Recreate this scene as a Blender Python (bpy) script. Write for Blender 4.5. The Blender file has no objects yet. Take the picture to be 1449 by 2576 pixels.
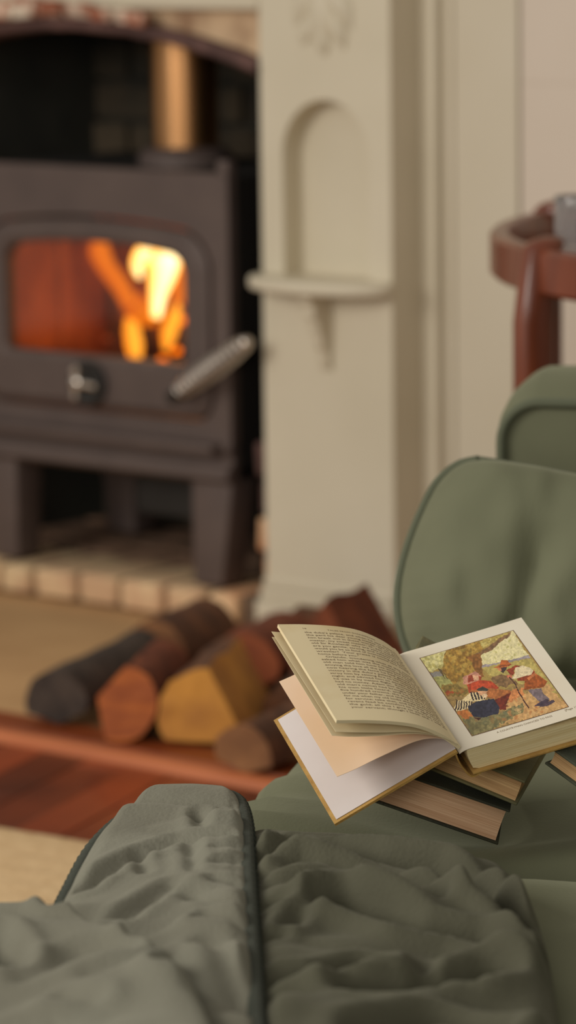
import bpy, bmesh, math, random
import numpy as np
from math import sin, cos, pi, radians, sqrt
from mathutils import Vector, Matrix, noise

random.seed(7)
rng = np.random.RandomState(7)
C = bpy.context.scene.collection
SC = bpy.context.scene

# ------------------------------------------------------------------ camera, world, lights, exposure
IW, IH, F = 1449, 2576, 9400.0
YAW, PIT, ROLL, CZ = radians(39.5), radians(9.6), radians(.77), 1.35
HD = Vector((-sin(YAW), cos(YAW), 0)); R0 = Vector((cos(YAW), sin(YAW), 0)); UP = Vector((0, 0, 1))
FW = HD*cos(PIT) - UP*sin(PIT); U0 = R0.cross(FW)
CR = R0*cos(ROLL) - U0*sin(ROLL); CU = U0*cos(ROLL) + R0*sin(ROLL)
EYE = Vector((0, 0, CZ))
cam = bpy.data.cameras.new('camera'); camo = bpy.data.objects.new('camera', cam); C.objects.link(camo)
m = Matrix((CR, CU, -FW)).transposed().to_4x4(); m.translation = EYE
camo.matrix_world = m
cam.sensor_fit = 'VERTICAL'; cam.sensor_height = 36; cam.sensor_width = 36*IW/IH
cam.lens = 36*F/IH; cam.clip_start = .05
cam.dof.use_dof = True; cam.dof.focus_distance = 3.64; cam.dof.aperture_fstop = 4.4
SC.camera = camo

w = bpy.data.worlds.new('world'); SC.world = w; w.use_nodes = True
w.node_tree.nodes['Background'].inputs[0].default_value = (1.0, .925, .82, 1)
w.node_tree.nodes['Background'].inputs[1].default_value = .40

def cw(r, a, z):                     # camera-aligned floor coordinates (right, ahead, height) to world
    return R0*r + HD*a + UP*z
def area(name, loc, target, sx, sy, power, col):
    l = bpy.data.lights.new(name, 'AREA'); l.shape = 'RECTANGLE'; l.size = sx; l.size_y = sy; l.energy = power; l.color = col
    o = bpy.data.objects.new(name, l); C.objects.link(o); o.location = loc
    o.rotation_euler = (target - loc).to_track_quat('-Z', 'Y').to_euler()
    return o
area('window_daylight', cw(-3.2, 3.1, 2.1), cw(.2, 4.6, .55), 1.8, 1.7, 96, (1.0, .95, .86))
area('camera_side_fill', cw(-1.3, -1.6, 1.9), cw(.1, 3.8, .5), 2.2, 1.5, 62, (1.0, .95, .87))  # added soft fill behind the camera, brightens faces turned toward it
SC.view_settings.view_transform = 'Standard'; SC.view_settings.look = 'None'
SC.view_settings.exposure = 0; SC.view_settings.gamma = 1; SC.view_settings.use_curve_mapping = False

# ------------------------------------------------------------------ placing helpers
def ray(px, py): return FW + CR*((px - IW/2)/F) - CU*((py - IH/2)/F)
def onZ(px, py, z): d = ray(px, py); return EYE + d*((z - CZ)/d.z)
def onY(px, py, y): d = ray(px, py); return EYE + d*(y/d.y)
def atd(px, py, dist): return EYE + ray(px, py)*dist
def cv(x, y, z): return CR*x - CU*y + FW*z      # a direction measured right, down, deep

# ------------------------------------------------------------------ materials
def lin(c): return tuple((v/255/12.92 if v/255 <= .04045 else ((v/255+.055)/1.055)**2.4) for v in c)
MATS = {}
def mat(name, col, rough=.6, metal=0, col2=None, scale=8, stretch=(1, 1, 1), detail=4, bump=0, bscale=None, sheen=0,
        vary=0, emit=None, estr=0, lo=.35, hi=.65, spec=.5, coat=0):
    """procedural surface: two tones mixed by noise, optional bump, sheen and a shift of value per object"""
    mm = bpy.data.materials.new(name); mm.use_nodes = True; nt = mm.node_tree; N = nt.nodes; L = nt.links
    b = N['Principled BSDF']; c1 = (*lin(col), 1)
    b.inputs['Roughness'].default_value = rough; b.inputs['Metallic'].default_value = metal
    b.inputs['Specular IOR Level'].default_value = spec; b.inputs['Coat Weight'].default_value = coat
    if sheen:
        b.inputs['Sheen Weight'].default_value = sheen; b.inputs['Sheen Roughness'].default_value = .4
        b.inputs['Sheen Tint'].default_value = (*[min(1, v*1.5+.1) for v in lin(col)], 1)
    tc = N.new('ShaderNodeTexCoord'); mp = N.new('ShaderNodeMapping'); mp.inputs['Scale'].default_value = stretch
    L.new(tc.outputs['Object'], mp.inputs['Vector'])
    out = None
    if col2:
        nz = N.new('ShaderNodeTexNoise'); nz.inputs['Scale'].default_value = scale; nz.inputs['Detail'].default_value = detail
        L.new(mp.outputs[0], nz.inputs['Vector'])
        rp = N.new('ShaderNodeValToRGB'); rp.color_ramp.elements[0].position = lo; rp.color_ramp.elements[1].position = hi
        rp.color_ramp.elements[0].color = c1; rp.color_ramp.elements[1].color = (*lin(col2), 1)
        L.new(nz.outputs['Fac'], rp.inputs['Fac']); out = rp.outputs['Color']
    if vary:
        oi = N.new('ShaderNodeObjectInfo'); mr = N.new('ShaderNodeMapRange')
        mr.inputs['To Min'].default_value = 1-vary; mr.inputs['To Max'].default_value = 1+vary
        L.new(oi.outputs['Random'], mr.inputs['Value'])
        hs = N.new('ShaderNodeHueSaturation'); L.new(mr.outputs[0], hs.inputs['Value'])
        if out: L.new(out, hs.inputs['Color'])
        else: hs.inputs['Color'].default_value = c1
        out = hs.outputs['Color']
    if out: L.new(out, b.inputs['Base Color'])
    else: b.inputs['Base Color'].default_value = c1
    if bump:
        n2 = N.new('ShaderNodeTexNoise'); n2.inputs['Scale'].default_value = bscale or scale*4; n2.inputs['Detail'].default_value = 5
        L.new(mp.outputs[0], n2.inputs['Vector']); bp = N.new('ShaderNodeBump'); bp.inputs['Strength'].default_value = bump
        bp.inputs['Distance'].default_value = .004
        L.new(n2.outputs['Fac'], bp.inputs['Height']); L.new(bp.outputs[0], b.inputs['Normal'])
    if emit:
        b.inputs['Emission Color'].default_value = (*lin(emit), 1); b.inputs['Emission Strength'].default_value = estr
    MATS[name] = mm
    return mm
M = MATS
mat('cream_paint', (214, 204, 182), .5, col2=(206, 196, 173), scale=3, bump=.06, bscale=30)
mat('wall_paint', (208, 198, 178), .55, col2=(202, 191, 168), scale=2, bump=.05, bscale=25)
mat('board_paint_pink', (212, 198, 183), .55, col2=(206, 192, 175), scale=2, bump=.05, bscale=25)
mat('plaster', (206, 176, 142), .8, col2=(150, 116, 88), scale=14, lo=.42, hi=.75, bump=.4, bscale=60)
mat('brick', (206, 142, 100), .85, col2=(232, 196, 154), scale=16, vary=.12, bump=.5, bscale=70)
mat('pale_brick', (226, 196, 154), .85, col2=(206, 168, 132), scale=14, vary=.10, bump=.4, bscale=70)
mat('brown_paver', (138, 106, 84), .85, col2=(106, 80, 62), scale=12, vary=.15, bump=.4, bscale=60)
mat('old_brick', (156, 92, 66), .9, col2=(216, 200, 180), scale=22, lo=.45, hi=.62, vary=.25, bump=.6, bscale=60)
mat('dark_jamb_brick', (104, 76, 70), .9, col2=(86, 62, 56), scale=10, vary=.1, bump=.5, bscale=60)
mat('arch_edge', (108, 78, 72), .75, col2=(78, 54, 50), scale=18, bump=.4, bscale=60)
mat('mortar', (110, 90, 72), .95, col2=(90, 72, 58), scale=30)
mat('soot', (58, 56, 48), .95, col2=(44, 44, 38), scale=9, bump=.4, bscale=40)
mat('soot_brick', (76, 64, 48), .95, col2=(44, 42, 35), scale=9, vary=.35, bump=.4, bscale=40)
mat('hearth_slab', (204, 164, 116), .75, col2=(190, 150, 104), scale=5, bump=.15, bscale=40)
mat('rail_wood', (150, 74, 34), .42, col2=(126, 58, 26), scale=5, stretch=(1, 12, 12), bump=.05)
mat('bead_wood', (192, 112, 68), .4, col2=(172, 94, 54), scale=5, stretch=(1, 12, 12))
mat('parquet', (140, 62, 30), .34, col2=(104, 44, 22), scale=4, stretch=(1, 1, 1), vary=.42, bump=.05)
mat('subfloor', (60, 32, 20), .7)
mat('rug_wool', (230, 198, 152), .95, col2=(216, 182, 136), scale=60, bump=.8, bscale=240)
mat('stove_iron', (100, 86, 81), .62, metal=.25, col2=(92, 79, 75), scale=10, bump=.12, bscale=120, spec=.45)
mat('stove_dark', (44, 42, 40), .7, metal=.2, col2=(38, 36, 34), scale=10)
mat('flue_metal', (198, 152, 108), .34, metal=1, col2=(188, 136, 88), scale=5, stretch=(8, 8, .4))
mat('chrome', (226, 216, 206), .34, metal=1)
mat('fire_brick', (196, 120, 76), .9, col2=(166, 96, 60), scale=9, vary=.15, bump=.3)
mat('ember', (60, 20, 8), .9, emit=(255, 120, 8), estr=2.2)
mat('ember_dim', (90, 40, 20), .9, emit=(255, 96, 20), estr=.18)
mat('charred_log', (46, 34, 28), .95, col2=(120, 56, 30), scale=20, lo=.45, hi=.7, bump=.7)
mat('teak', (122, 60, 34), .32, col2=(96, 44, 24), scale=5, stretch=(6, 6, 1), spec=.5, coat=.15)
mat('teak_dark', (84, 46, 32), .42, col2=(64, 36, 26), scale=5, stretch=(6, 6, 1))
mat('velvet', (112, 114, 91), .85, col2=(98, 100, 79), scale=5, detail=3, lo=.3, hi=.7, sheen=.55, bump=.12, bscale=300, spec=.2)
mat('velvet_piping', (92, 96, 78), .8, sheen=.5, spec=.2)
mat('quilt_lit', (122, 121, 108), .9, col2=(111, 109, 96), scale=7, sheen=.35, bump=.3, bscale=260, spec=.2)  # same cloth as the throw, window light on the left panels put into colour
mat('quilt', (87, 86, 71), .9, col2=(76, 75, 61), scale=7, sheen=.35, bump=.3, bscale=260, spec=.2)
mat('quilt_edge', (60, 64, 56), .9, sheen=.3, bump=.3, bscale=200, spec=.2)
mat('paper', (226, 210, 172), .8, col2=(214, 192, 146), scale=14, lo=.5, hi=.8, spec=.2)
mat('paper_plate', (226, 218, 200), .7, col2=(222, 211, 190), scale=10, spec=.25)
mat('paper_pink', (224, 196, 168), .8, col2=(220, 190, 156), scale=8, spec=.2)
mat('paper_lilac', (212, 204, 202), .8, col2=(206, 196, 192), scale=8, spec=.2)
mat('ink', (116, 94, 70), .8)
mat('ink_pale', (140, 122, 96), .8)
mat('page_edge', (188, 156, 112), .85, col2=(140, 106, 70), scale=9, stretch=(2, 2, 2), bump=.3)
mat('book_cloth_ochre', (190, 152, 82), .8, col2=(160, 122, 62), scale=30, bump=.3, bscale=300)
mat('book_cloth_green', (62, 62, 44), .8, col2=(48, 50, 38), scale=20, bump=.3, bscale=300)
mat('book_cloth_olive', (132, 124, 82), .8, col2=(98, 98, 70), scale=14, bump=.3, bscale=300)
mat('book_cloth_teal', (70, 78, 66), .8, col2=(92, 90, 66), scale=14, bump=.3, bscale=300)
mat('bark_dark', (74, 62, 54), .95, col2=(48, 40, 36), scale=24, bump=.8, bscale=50)
mat('bark_brown', (112, 72, 46), .95, col2=(76, 48, 32), scale=22, bump=.8, bscale=50)
mat('bark_red', (132, 70, 42), .95, col2=(96, 48, 30), scale=22, bump=.8, bscale=50)
mat('wood_orange', (186, 104, 50), .85, col2=(150, 78, 42), scale=12, stretch=(1, 1, 6), bump=.5)
mat('wood_yellow', (206, 144, 62), .85, col2=(160, 104, 50), scale=10, bump=.5, lo=.4, hi=.7)
mat('wood_brown', (146, 100, 62), .85, col2=(116, 76, 46), scale=12, bump=.5)
mat('wood_red', (146, 76, 42), .85, col2=(116, 56, 32), scale=12, bump=.5)

def striped(name, col, col2, axis_scale, rough=.85):
    """page edges: thin lines across the axis Z of the object's own coordinates"""
    mm = mat(name, col, rough); nt = mm.node_tree; N = nt.nodes; L = nt.links
    tc = N.new('ShaderNodeTexCoord'); mp = N.new('ShaderNodeMapping'); mp.inputs['Scale'].default_value = axis_scale
    nz = N.new('ShaderNodeTexNoise'); nz.inputs['Scale'].default_value = 1; nz.inputs['Detail'].default_value = 6; nz.inputs['Roughness'].default_value = .65
    rp = N.new('ShaderNodeValToRGB'); rp.color_ramp.elements[0].position = .34; rp.color_ramp.elements[1].position = .66
    rp.color_ramp.elements[0].color = (*lin(col2), 1); rp.color_ramp.elements[1].color = (*lin(col), 1)
    L.new(tc.outputs['Object'], mp.inputs[0]); L.new(mp.outputs[0], nz.inputs['Vector']); L.new(nz.outputs['Fac'], rp.inputs[0])
    b = N['Principled BSDF']; L.new(rp.outputs[0], b.inputs['Base Color']); b.inputs['Specular IOR Level'].default_value = .2
    bp = N.new('ShaderNodeBump'); bp.inputs['Strength'].default_value = .5; bp.inputs['Distance'].default_value = .001
    L.new(nz.outputs['Fac'], bp.inputs['Height']); L.new(bp.outputs[0], b.inputs['Normal'])
    return mm
striped('pages_tan', (240, 204, 168), (204, 160, 124), (6, 6, 900))
striped('pages_brown', (234, 196, 144), (184, 142, 98), (6, 6, 700))
striped('pages_cream', (246, 230, 186), (222, 198, 146), (6, 6, 800))

def glass(name, tint, gloss):
    mm = bpy.data.materials.new(name); mm.use_nodes = True; N = mm.node_tree.nodes; L = mm.node_tree.links
    N.remove(N['Principled BSDF']); o = N['Material Output']
    t = N.new('ShaderNodeBsdfTransparent'); t.inputs[0].default_value = (*tint, 1)
    g = N.new('ShaderNodeBsdfGlossy'); g.inputs['Roughness'].default_value = .05
    f = N.new('ShaderNodeFresnel'); f.inputs[0].default_value = gloss
    mx = N.new('ShaderNodeMixShader'); L.new(f.outputs[0], mx.inputs[0]); L.new(t.outputs[0], mx.inputs[1]); L.new(g.outputs[0], mx.inputs[2])
    L.new(mx.outputs[0], o.inputs[0]); MATS[name] = mm
glass('stove_glass', (.92, .88, .84), 1.3)
def crystal(name):
    mm = mat(name, (235, 230, 228), .06); b = mm.node_tree.nodes['Principled BSDF']
    b.inputs['Transmission Weight'].default_value = .85; b.inputs['IOR'].default_value = 1.45
crystal('crystal')

def flame_mat(name, zs):
    """flame: brightness falls off towards the silhouette, as in a thin burning sheet of gas"""
    mm = bpy.data.materials.new(name); mm.use_nodes = True; N = mm.node_tree.nodes; L = mm.node_tree.links
    N.remove(N['Principled BSDF']); o = N['Material Output']
    lw = N.new('ShaderNodeLayerWeight'); lw.inputs[0].default_value = .35
    rp = N.new('ShaderNodeValToRGB'); e = rp.color_ramp.elements
    e[0].position = 0; e[0].color = (*zs[0], 1); e[1].position = .75; e[1].color = (*zs[2], 1)
    k = e.new(.32); k.color = (*zs[1], 1)
    em = N.new('ShaderNodeEmission'); em.inputs[1].default_value = zs[3]
    tr = N.new('ShaderNodeBsdfTransparent'); mx = N.new('ShaderNodeMixShader')
    L.new(lw.outputs['Facing'], rp.inputs[0]); L.new(rp.outputs[0], em.inputs[0])
    mr = N.new('ShaderNodeMapRange'); mr.inputs['From Min'].default_value = .28; mr.inputs['From Max'].default_value = .9
    L.new(lw.outputs['Facing'], mr.inputs[0]); L.new(mr.outputs[0], mx.inputs[0]); L.new(em.outputs[0], mx.inputs[1]); L.new(tr.outputs[0], mx.inputs[2])
    L.new(mx.outputs[0], o.inputs[0]); MATS[name] = mm
flame_mat('flame_bright', ((1.0, .84, .46), (1.0, .48, .06), (.95, .2, .008), 3.4))
flame_mat('flame_amber', ((1.0, .42, .04), (1.0, .28, .015), (.8, .13, .004), 1.9))
flame_mat('flame_red', ((.95, .22, .008), (.8, .14, .004), (.5, .07, .003), 1.15))

# ------------------------------------------------------------------ mesh helpers
class MB:
    def __init__(s): s.v = []; s.f = []
    def add(s, vs, fs):
        n = len(s.v); s.v += [tuple(p) for p in vs]; s.f += [tuple(i+n for i in q) for q in fs]; return s
    def box(s, lo, hi, fn=None):
        x0, y0, z0 = lo; x1, y1, z1 = hi
        vs = [Vector(p) for p in ((x0,y0,z0),(x1,y0,z0),(x1,y1,z0),(x0,y1,z0),(x0,y0,z1),(x1,y0,z1),(x1,y1,z1),(x0,y1,z1))]
        if fn: vs = [fn(p) for p in vs]
        return s.add(vs, [(0,3,2,1),(4,5,6,7),(0,1,5,4),(1,2,6,5),(2,3,7,6),(3,0,4,7)])
    def rbox(s, lo, hi, r, n=3, fn=None):
        """rounded box: n cuts per side, fn bends the points afterwards"""
        lo, hi = Vector(lo), Vector(hi); c = (lo+hi)/2; e = (hi-lo)/2
        r = min(r, *e); pos = {}; vs = []; fs = []
        if not isinstance(n, (list, tuple)): n = (n, n, n)
        def axis(k):
            k2 = max(1, n[k]); inner = [-1 + 2*i/k2 for i in range(k2+1)]
            a = [x*(e[k]-r) for x in inner]
            return [-e[k], -e[k]+r*.29] + a + [e[k]-r*.29, e[k]]
        A = [axis(0), axis(1), axis(2)]
        def vid(p):
            key = (round(p[0], 7), round(p[1], 7), round(p[2], 7))
            if key not in pos:
                q = Vector(p); inn = Vector([max(-(e[i]-r), min(e[i]-r, q[i])) for i in range(3)])
                d = q-inn
                if d.length > 1e-9: q = inn + d.normalized()*r
                q = q + c
                pos[key] = len(vs); vs.append(fn(q) if fn else q)
            return pos[key]
        for k in range(3):
            i, j = (k+1) % 3, (k+2) % 3
            for sg in (-1, 1):
                for a in range(len(A[i])-1):
                    for b in range(len(A[j])-1):
                        q = []
                        for (x, y) in ((A[i][a], A[j][b]), (A[i][a+1], A[j][b]), (A[i][a+1], A[j][b+1]), (A[i][a], A[j][b+1])):
                            p = [0, 0, 0]; p[k] = sg*e[k]; p[i] = x; p[j] = y; q.append(vid(p))
                        if len(set(q)) > 2: fs.append(tuple(q if sg > 0 else q[::-1]))
        return s.add(vs, fs)
    def tube(s, pts, r, n=8, cap=True):
        pts = [Vector(p) for p in pts]; vs = []; fs = []; t0 = (pts[1]-pts[0]).normalized()
        nrm = t0.orthogonal().normalized()
        for i, p in enumerate(pts):
            t = (pts[min(i+1, len(pts)-1)] - pts[max(i-1, 0)]).normalized()
            nrm = (nrm - t*nrm.dot(t)).normalized(); b = t.cross(nrm)
            rr = r[i] if isinstance(r, (list, tuple)) else r
            for k in range(n): vs.append(p + (nrm*cos(2*pi*k/n) + b*sin(2*pi*k/n))*rr)
        for i in range(len(pts)-1):
            for k in range(n): fs.append((i*n+k, i*n+(k+1) % n, (i+1)*n+(k+1) % n, (i+1)*n+k))
        if cap: fs += [tuple(range(n))[::-1], tuple((len(pts)-1)*n+k for k in range(n))]
        return s.add(vs, fs)
    def lathe(s, prof, n=24, fn=None):
        vs = []; fs = []; L = len(prof)
        for k in range(n):
            for (r, z) in prof:
                p = Vector((r*cos(2*pi*k/n), r*sin(2*pi*k/n), z)); vs.append(fn(p) if fn else p)
        for k in range(n):
            for i in range(L-1): fs.append((k*L+i, ((k+1) % n)*L+i, ((k+1) % n)*L+i+1, k*L+i+1))
        return s.add(vs, fs)
    def prism(s, poly, d0, d1, fn):
        """polygon (a, b) pushed from depth d0 to d1; fn(a, b, depth) gives the point"""
        n = len(poly); vs = [fn(a, b, d0) for a, b in poly] + [fn(a, b, d1) for a, b in poly]
        fs = [tuple(range(n))[::-1], tuple(range(n, 2*n))] + [(i, (i+1) % n, n+(i+1) % n, n+i) for i in range(n)]
        return s.add(vs, fs)
    def grid(s, P):
        h, wd = len(P), len(P[0]); vs = [p for row in P for p in row]
        return s.add(vs, [(i*wd+j, i*wd+j+1, (i+1)*wd+j+1, (i+1)*wd+j) for i in range(h-1) for j in range(wd-1)])
    def build(s, name, m_, parent=None, smooth=False, bevel=0, seg=2, kind=None, label=None, angle=None, local=None):
        me = bpy.data.meshes.new(name)
        me.from_pydata([tuple(local @ Vector(v)) for v in s.v] if local else s.v, [], s.f)
        bm = bmesh.new(); bm.from_mesh(me); bmesh.ops.recalc_face_normals(bm, faces=bm.faces); bm.to_mesh(me); bm.free()
        me.materials.append(M[m_] if isinstance(m_, str) else m_)
        if smooth or bevel: me.polygons.foreach_set('use_smooth', [True]*len(me.polygons))
        o = bpy.data.objects.new(name, me); C.objects.link(o)
        if local: o.matrix_world = local.inverted()
        if bevel:
            md = o.modifiers.new('bevel', 'BEVEL'); md.width = bevel; md.segments = seg; md.limit_method = 'ANGLE'; md.angle_limit = radians(35)
            md.harden_normals = False
        if bevel or angle:
            if hasattr(me, 'set_sharp_from_angle'): me.set_sharp_from_angle(angle=radians(angle or 40))
        if parent: child(o, parent)
        if kind: o['kind'] = kind
        if label: o['label'] = label
        return o
def child(o, parent):
    o.parent = parent
    mw = parent.matrix_basis.copy(); p = parent
    while p.parent: mw = p.parent.matrix_basis @ p.matrix_parent_inverse @ mw if False else (p.parent.matrix_basis @ p.matrix_parent_inverse @ mw); p = p.parent
    o.matrix_parent_inverse = mw.inverted()
def thing(name, label, cat, loc, group=None):
    o = bpy.data.objects.new(name, None); C.objects.link(o); o.location = loc; o.empty_display_size = .05
    o['label'] = label; o['category'] = cat
    if group: o['group'] = group
    return o
def tag(o, label, cat, group=None):
    o['label'] = label; o['category'] = cat
    if group: o['group'] = group
    return o
def struct(o): o['kind'] = 'structure'; return o
def nz(p, s=1.0, seed=0): return noise.noise(Vector((p[0]*s+seed*7.3, p[1]*s-seed*3.1, p[2]*s+seed*1.7)))
def cat_rom(pts, n):
    """smooth curve through control points, n samples per span"""
    P = [Vector(p) for p in pts]; out = []
    for i in range(len(P)-1):
        a = P[i-1] if i else P[0]*2-P[1]; b, c = P[i], P[i+1]; d = P[i+2] if i+2 < len(P) else P[-1]*2-P[-2]
        for k in range(n):
            t = k/n; out.append(.5*((2*b)+(c-a)*t+(2*a-5*b+4*c-d)*t*t+(3*b-a-3*c+d)*t**3))
    return out + [P[-1]]

# ================================================================== THE SETTING
YW = 5.12            # front face of the fireplace surround
YB = 5.215           # boarded wall to the right of it
flo = struct(MB().box((-8, -2.5, -.05), (3, 6.2, -.026)).build('floor', 'subfloor'))
# parquet boards in front of the timber border
a_dir = Vector((sin(radians(-17.5)), cos(radians(-17.5)), 0)); b_dir = Vector((a_dir.y, -a_dir.x, 0))
RAIL0, RAIL1 = 4.335, 4.215       # back and front of the border, in Y
base = onZ(300, 2010, 0); base.z = 0
pl_w, pl_l = .085, .62
for i in range(-9, 12):
    for j in range(-3, 3):
        o = base + b_dir*(i*pl_w) + a_dir*(j*pl_l + (i % 3)*.2)
        mb = MB(); dz = random.uniform(-.0008, .0008)
        def fb(p, o=o, dz=dz):
            q = o + b_dir*p.x + a_dir*p.y
            if q.y > RAIL1-.001: q -= a_dir*((q.y-RAIL1+.001)/a_dir.y)
            q.z = p.z + dz; return q
        if (o + a_dir*.0).y > RAIL1 - .02 and (o+b_dir*pl_w).y > RAIL1 - .02: continue
        mb.box((.001, .001, -.026), (pl_w-.001, pl_l-.001, -.008), fb)
        mb.build('plank', 'parquet', flo, bevel=.0015, seg=1)
# timber border between hearth slab and parquet
mb = MB()
mb.prism([(RAIL0, -.026), (RAIL0, .008), (RAIL1+.043, .008), (RAIL1+.041, .004), (RAIL1+.041, -.026)], -7.0, -1.0, lambda a, b, d: Vector((d, a, b)))
struct(mb.build('trim_1', 'rail_wood', smooth=True, angle=50))
bn = [(RAIL1+.0205+.0205*cos(t), -.010+.020*sin(t)) for t in np.linspace(0, pi, 9)]
struct(MB().prism([(RAIL1+.0408, -.026)]+bn+[(RAIL1+.0002, -.026)], -7.0, -1.0, lambda a, b, d: Vector((d, min(a, RAIL1+.0408), b))).build('trim_5', 'bead_wood', smooth=True, angle=50))

# boarded wall right of the surround
wb = struct(MB().box((-3.99, YB+.02, 0), (2.5, YB+.12, 2.6)).build('wall_back', 'wall_paint'))
mb = MB().rbox((-3.985, YB-.012, 0), (-3.945, YB+.03, 2.6), .008, 1)
struct(mb.build('trim_2', 'cream_paint', smooth=True))
mb = MB().rbox((-3.945, YB+.006, 0), (-3.92, YB+.03, 2.6), .006, 1)
struct(mb.build('trim_3', 'wall_paint', smooth=True))
xs = [-3.915, -3.772]; ZSEAM = onY(1390, 210, YB).z
while xs[-1] < 2.3: xs.append(xs[-1] + (.43 if len(xs) == 2 else .15 if len(xs) % 2 else .43))
for i in range(len(xs)-1):
    pm = 'board_paint_pink' if i % 2 else 'wall_paint'
    zs = [0, ZSEAM, 2.6] if i == 1 else [0, 2.6]
    for z0, z1 in zip(zs, zs[1:]):
        MB().box((xs[i]+.003, YB-.002, z0), (xs[i+1]-.003, YB+.0195, z1)).build('board', pm, wb, bevel=.003 if i != 1 else .0012, seg=2)

# chimney opening: dark recess behind the stove
mb = MB()
XL, XR, YR = -5.14, -4.245, 5.66
mb.box((XL-.1, YR, 0), (XR+.1, YR+.1, 1.6)); mb.box((XL-.12, YW+.12, 0), (XL, YR, 1.6)); mb.box((XR, YW+.12, 0), (XR+.12, YR, 1.6))
mb.box((XL-.1, YW+.14, 1.3), (XR+.1, YR, 1.4))
wr = struct(mb.build('wall_recess', 'soot'))
for r_ in range(14):                      # sooty bricks of the back of the recess
    for k in range(5):
        x0 = XL + k*.2 - (r_ % 2)*.1; z0 = .06 + r_*.082
        if x0 + .19 < XL or x0 > XR: continue
        lo = (max(x0, XL)+.001, YR-.022-random.random()*.012, z0); hi = (min(x0+.19, XR)-.001, YR-.0005, z0+.072)
        MB().box(lo, hi).build('brick', 'soot_brick', wr, bevel=.004, seg=1)
# chimney breast to the left of the opening and above
struct(MB().box((-7.5, YW+.02, 0), (XL-.121, YW+.12, 2.6)).build('wall_left', 'cream_paint'))

# ------------------------------------------------------------------ fireplace surround (pilaster, niche, shelf, carving, lintel)
PX0, PX1 = -4.272, -3.979
fs_ = thing('fireplace_surround', 'cream painted timber fireplace surround with arched niche beside the stove', 'surround', ((PX0+PX1)/2, YW, 0))
nL, nR, nZ0, nZs = -4.222, -4.028, .655, .872
ncx, nr = (nL+nR)/2, (nR-nL)/2
ZT = 2.1
arch = [(ncx + nr*cos(t), nZs + nr*sin(t)) for t in np.linspace(pi, 0, 25)]
mb = MB()
f3 = lambda x, z, y=YW: Vector((x, y, z))
def quad(mb, a, b, c, d): mb.add([a, b, c, d], [(0, 1, 2, 3)])
quad(mb, f3(PX0, 0), f3(PX1, 0), f3(PX1, nZ0), f3(PX0, nZ0))
quad(mb, f3(PX0, nZ0), f3(nL, nZ0), f3(nL, nZs), f3(PX0, nZs)); quad(mb, f3(nR, nZ0), f3(PX1, nZ0), f3(PX1, nZs), f3(nR, nZs))
for (x0, z0), (x1, z1) in zip(arch, arch[1:]):
    quad(mb, f3(x0, z0), f3(x1, z1), f3(x1, ZT), f3(x0, ZT))
quad(mb, f3(PX0, nZs), f3(nL, nZs), f3(nL, ZT), f3(PX0, ZT)); quad(mb, f3(nR, nZs), f3(PX1, nZs), f3(PX1, ZT), f3(nR, ZT))
# sides, back
YP = YW + .155
quad(mb, f3(PX0, 0), f3(PX0, ZT), f3(PX0, ZT, YP), f3(PX0, 0, YP)); quad(mb, f3(PX1, 0), f3(PX1, ZT), f3(PX1, ZT, YP), f3(PX1, 0, YP))
quad(mb, f3(PX0, ZT), f3(PX1, ZT), f3(PX1, ZT, YP), f3(PX0, ZT, YP)); quad(mb, f3(PX0, 0), f3(PX1, 0), f3(PX1, 0, YP), f3(PX0, 0, YP))
quad(mb, f3(PX0, 0, YP), f3(PX1, 0, YP), f3(PX1, ZT, YP), f3(PX0, ZT, YP))
mb.build('pilaster', 'cream_paint', fs_)
mb = MB(); nd = .05; ol = [(nL, nZ0)] + arch + [(nR, nZ0)]
for (x0, z0), (x1, z1) in zip(ol, ol[1:]): quad(mb, f3(x0, z0), f3(x1, z1), f3(x1, z1, YW+nd), f3(x0, z0, YW+nd))
mb.add([f3(x, z, YW+nd) for x, z in ol], [tuple(range(len(ol)))])
quad(mb, f3(nL, nZ0), f3(nR, nZ0), f3(nR, nZ0, YW+nd), f3(nL, nZ0, YW+nd))
mb.build('niche', 'cream_paint', fs_, smooth=True, angle=40)
# half-round shelf
poly = [(PX0-.012, 0)] + [((PX0+PX1)/2 + (.158)*cos(t), -.078*sin(t)-.012) for t in np.linspace(pi, 0, 25)] + [(PX1+.004, 0)]
mb = MB().prism(poly, nZ0-.022, nZ0+.002, lambda a, b, d: Vector((a, YW+b+.001, d)))
mb.build('shelf', 'cream_paint', fs_, bevel=.008, seg=3)
# scroll bracket under the shelf
bx = -4.125
prof = [(0, 0), (-.062, 0), (-.062, -.014), (-.05, -.022), (-.05, -.04), (-.04, -.05), (-.038, -.066), (-.028, -.078), (-.026, -.094), (-.014, -.106), (-.012, -.128), (-.004, -.14), (0, -.14)]
MB().prism(prof, bx-.011, bx+.011, lambda a, b, d: Vector((d, YW+a, nZ0-.0225+b))).build('bracket', 'cream_paint', fs_, bevel=.002)
# carved drop of leaves
mb = MB()
def leaf(cx, cz, ln, wd, ang, h):
    P = []
    for i in range(9):
        t = i/8; row = []
        for j in range(7):
            s = (j/6-.5)*2; wv = wd*sin(pi*min(1, t*.92+.06))**.8*(1+.12*cos(9*t))
            x = s*wv; z = -t*ln; y = -h*(1-s*s)*sin(pi*(t*.85+.1)) - .0005 + .0025*(abs(s) < .1)
            row.append(Vector((cx + x*cos(ang)-z*sin(ang), YW+y, cz + x*sin(ang)+z*cos(ang))))
        P.append(row)
    mb.grid(P)
for a in ((-4.13, 1.20, .15, .034, 0, .017), (-4.115, 1.19, .11, .024, .5, .02), (-4.145, 1.19, .10, .024, -.45, .014), (-4.10, 1.13, .075, .016, .28, .018), (-4.155, 1.12, .06, .016, -.3, .010),
          (-4.128, 1.10, .055, .014, .12, .014), (-4.15, 1.24, .09, .02, -.7, .013), (-4.108, 1.25, .1, .02, .75, .02)): leaf(*a)
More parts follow.
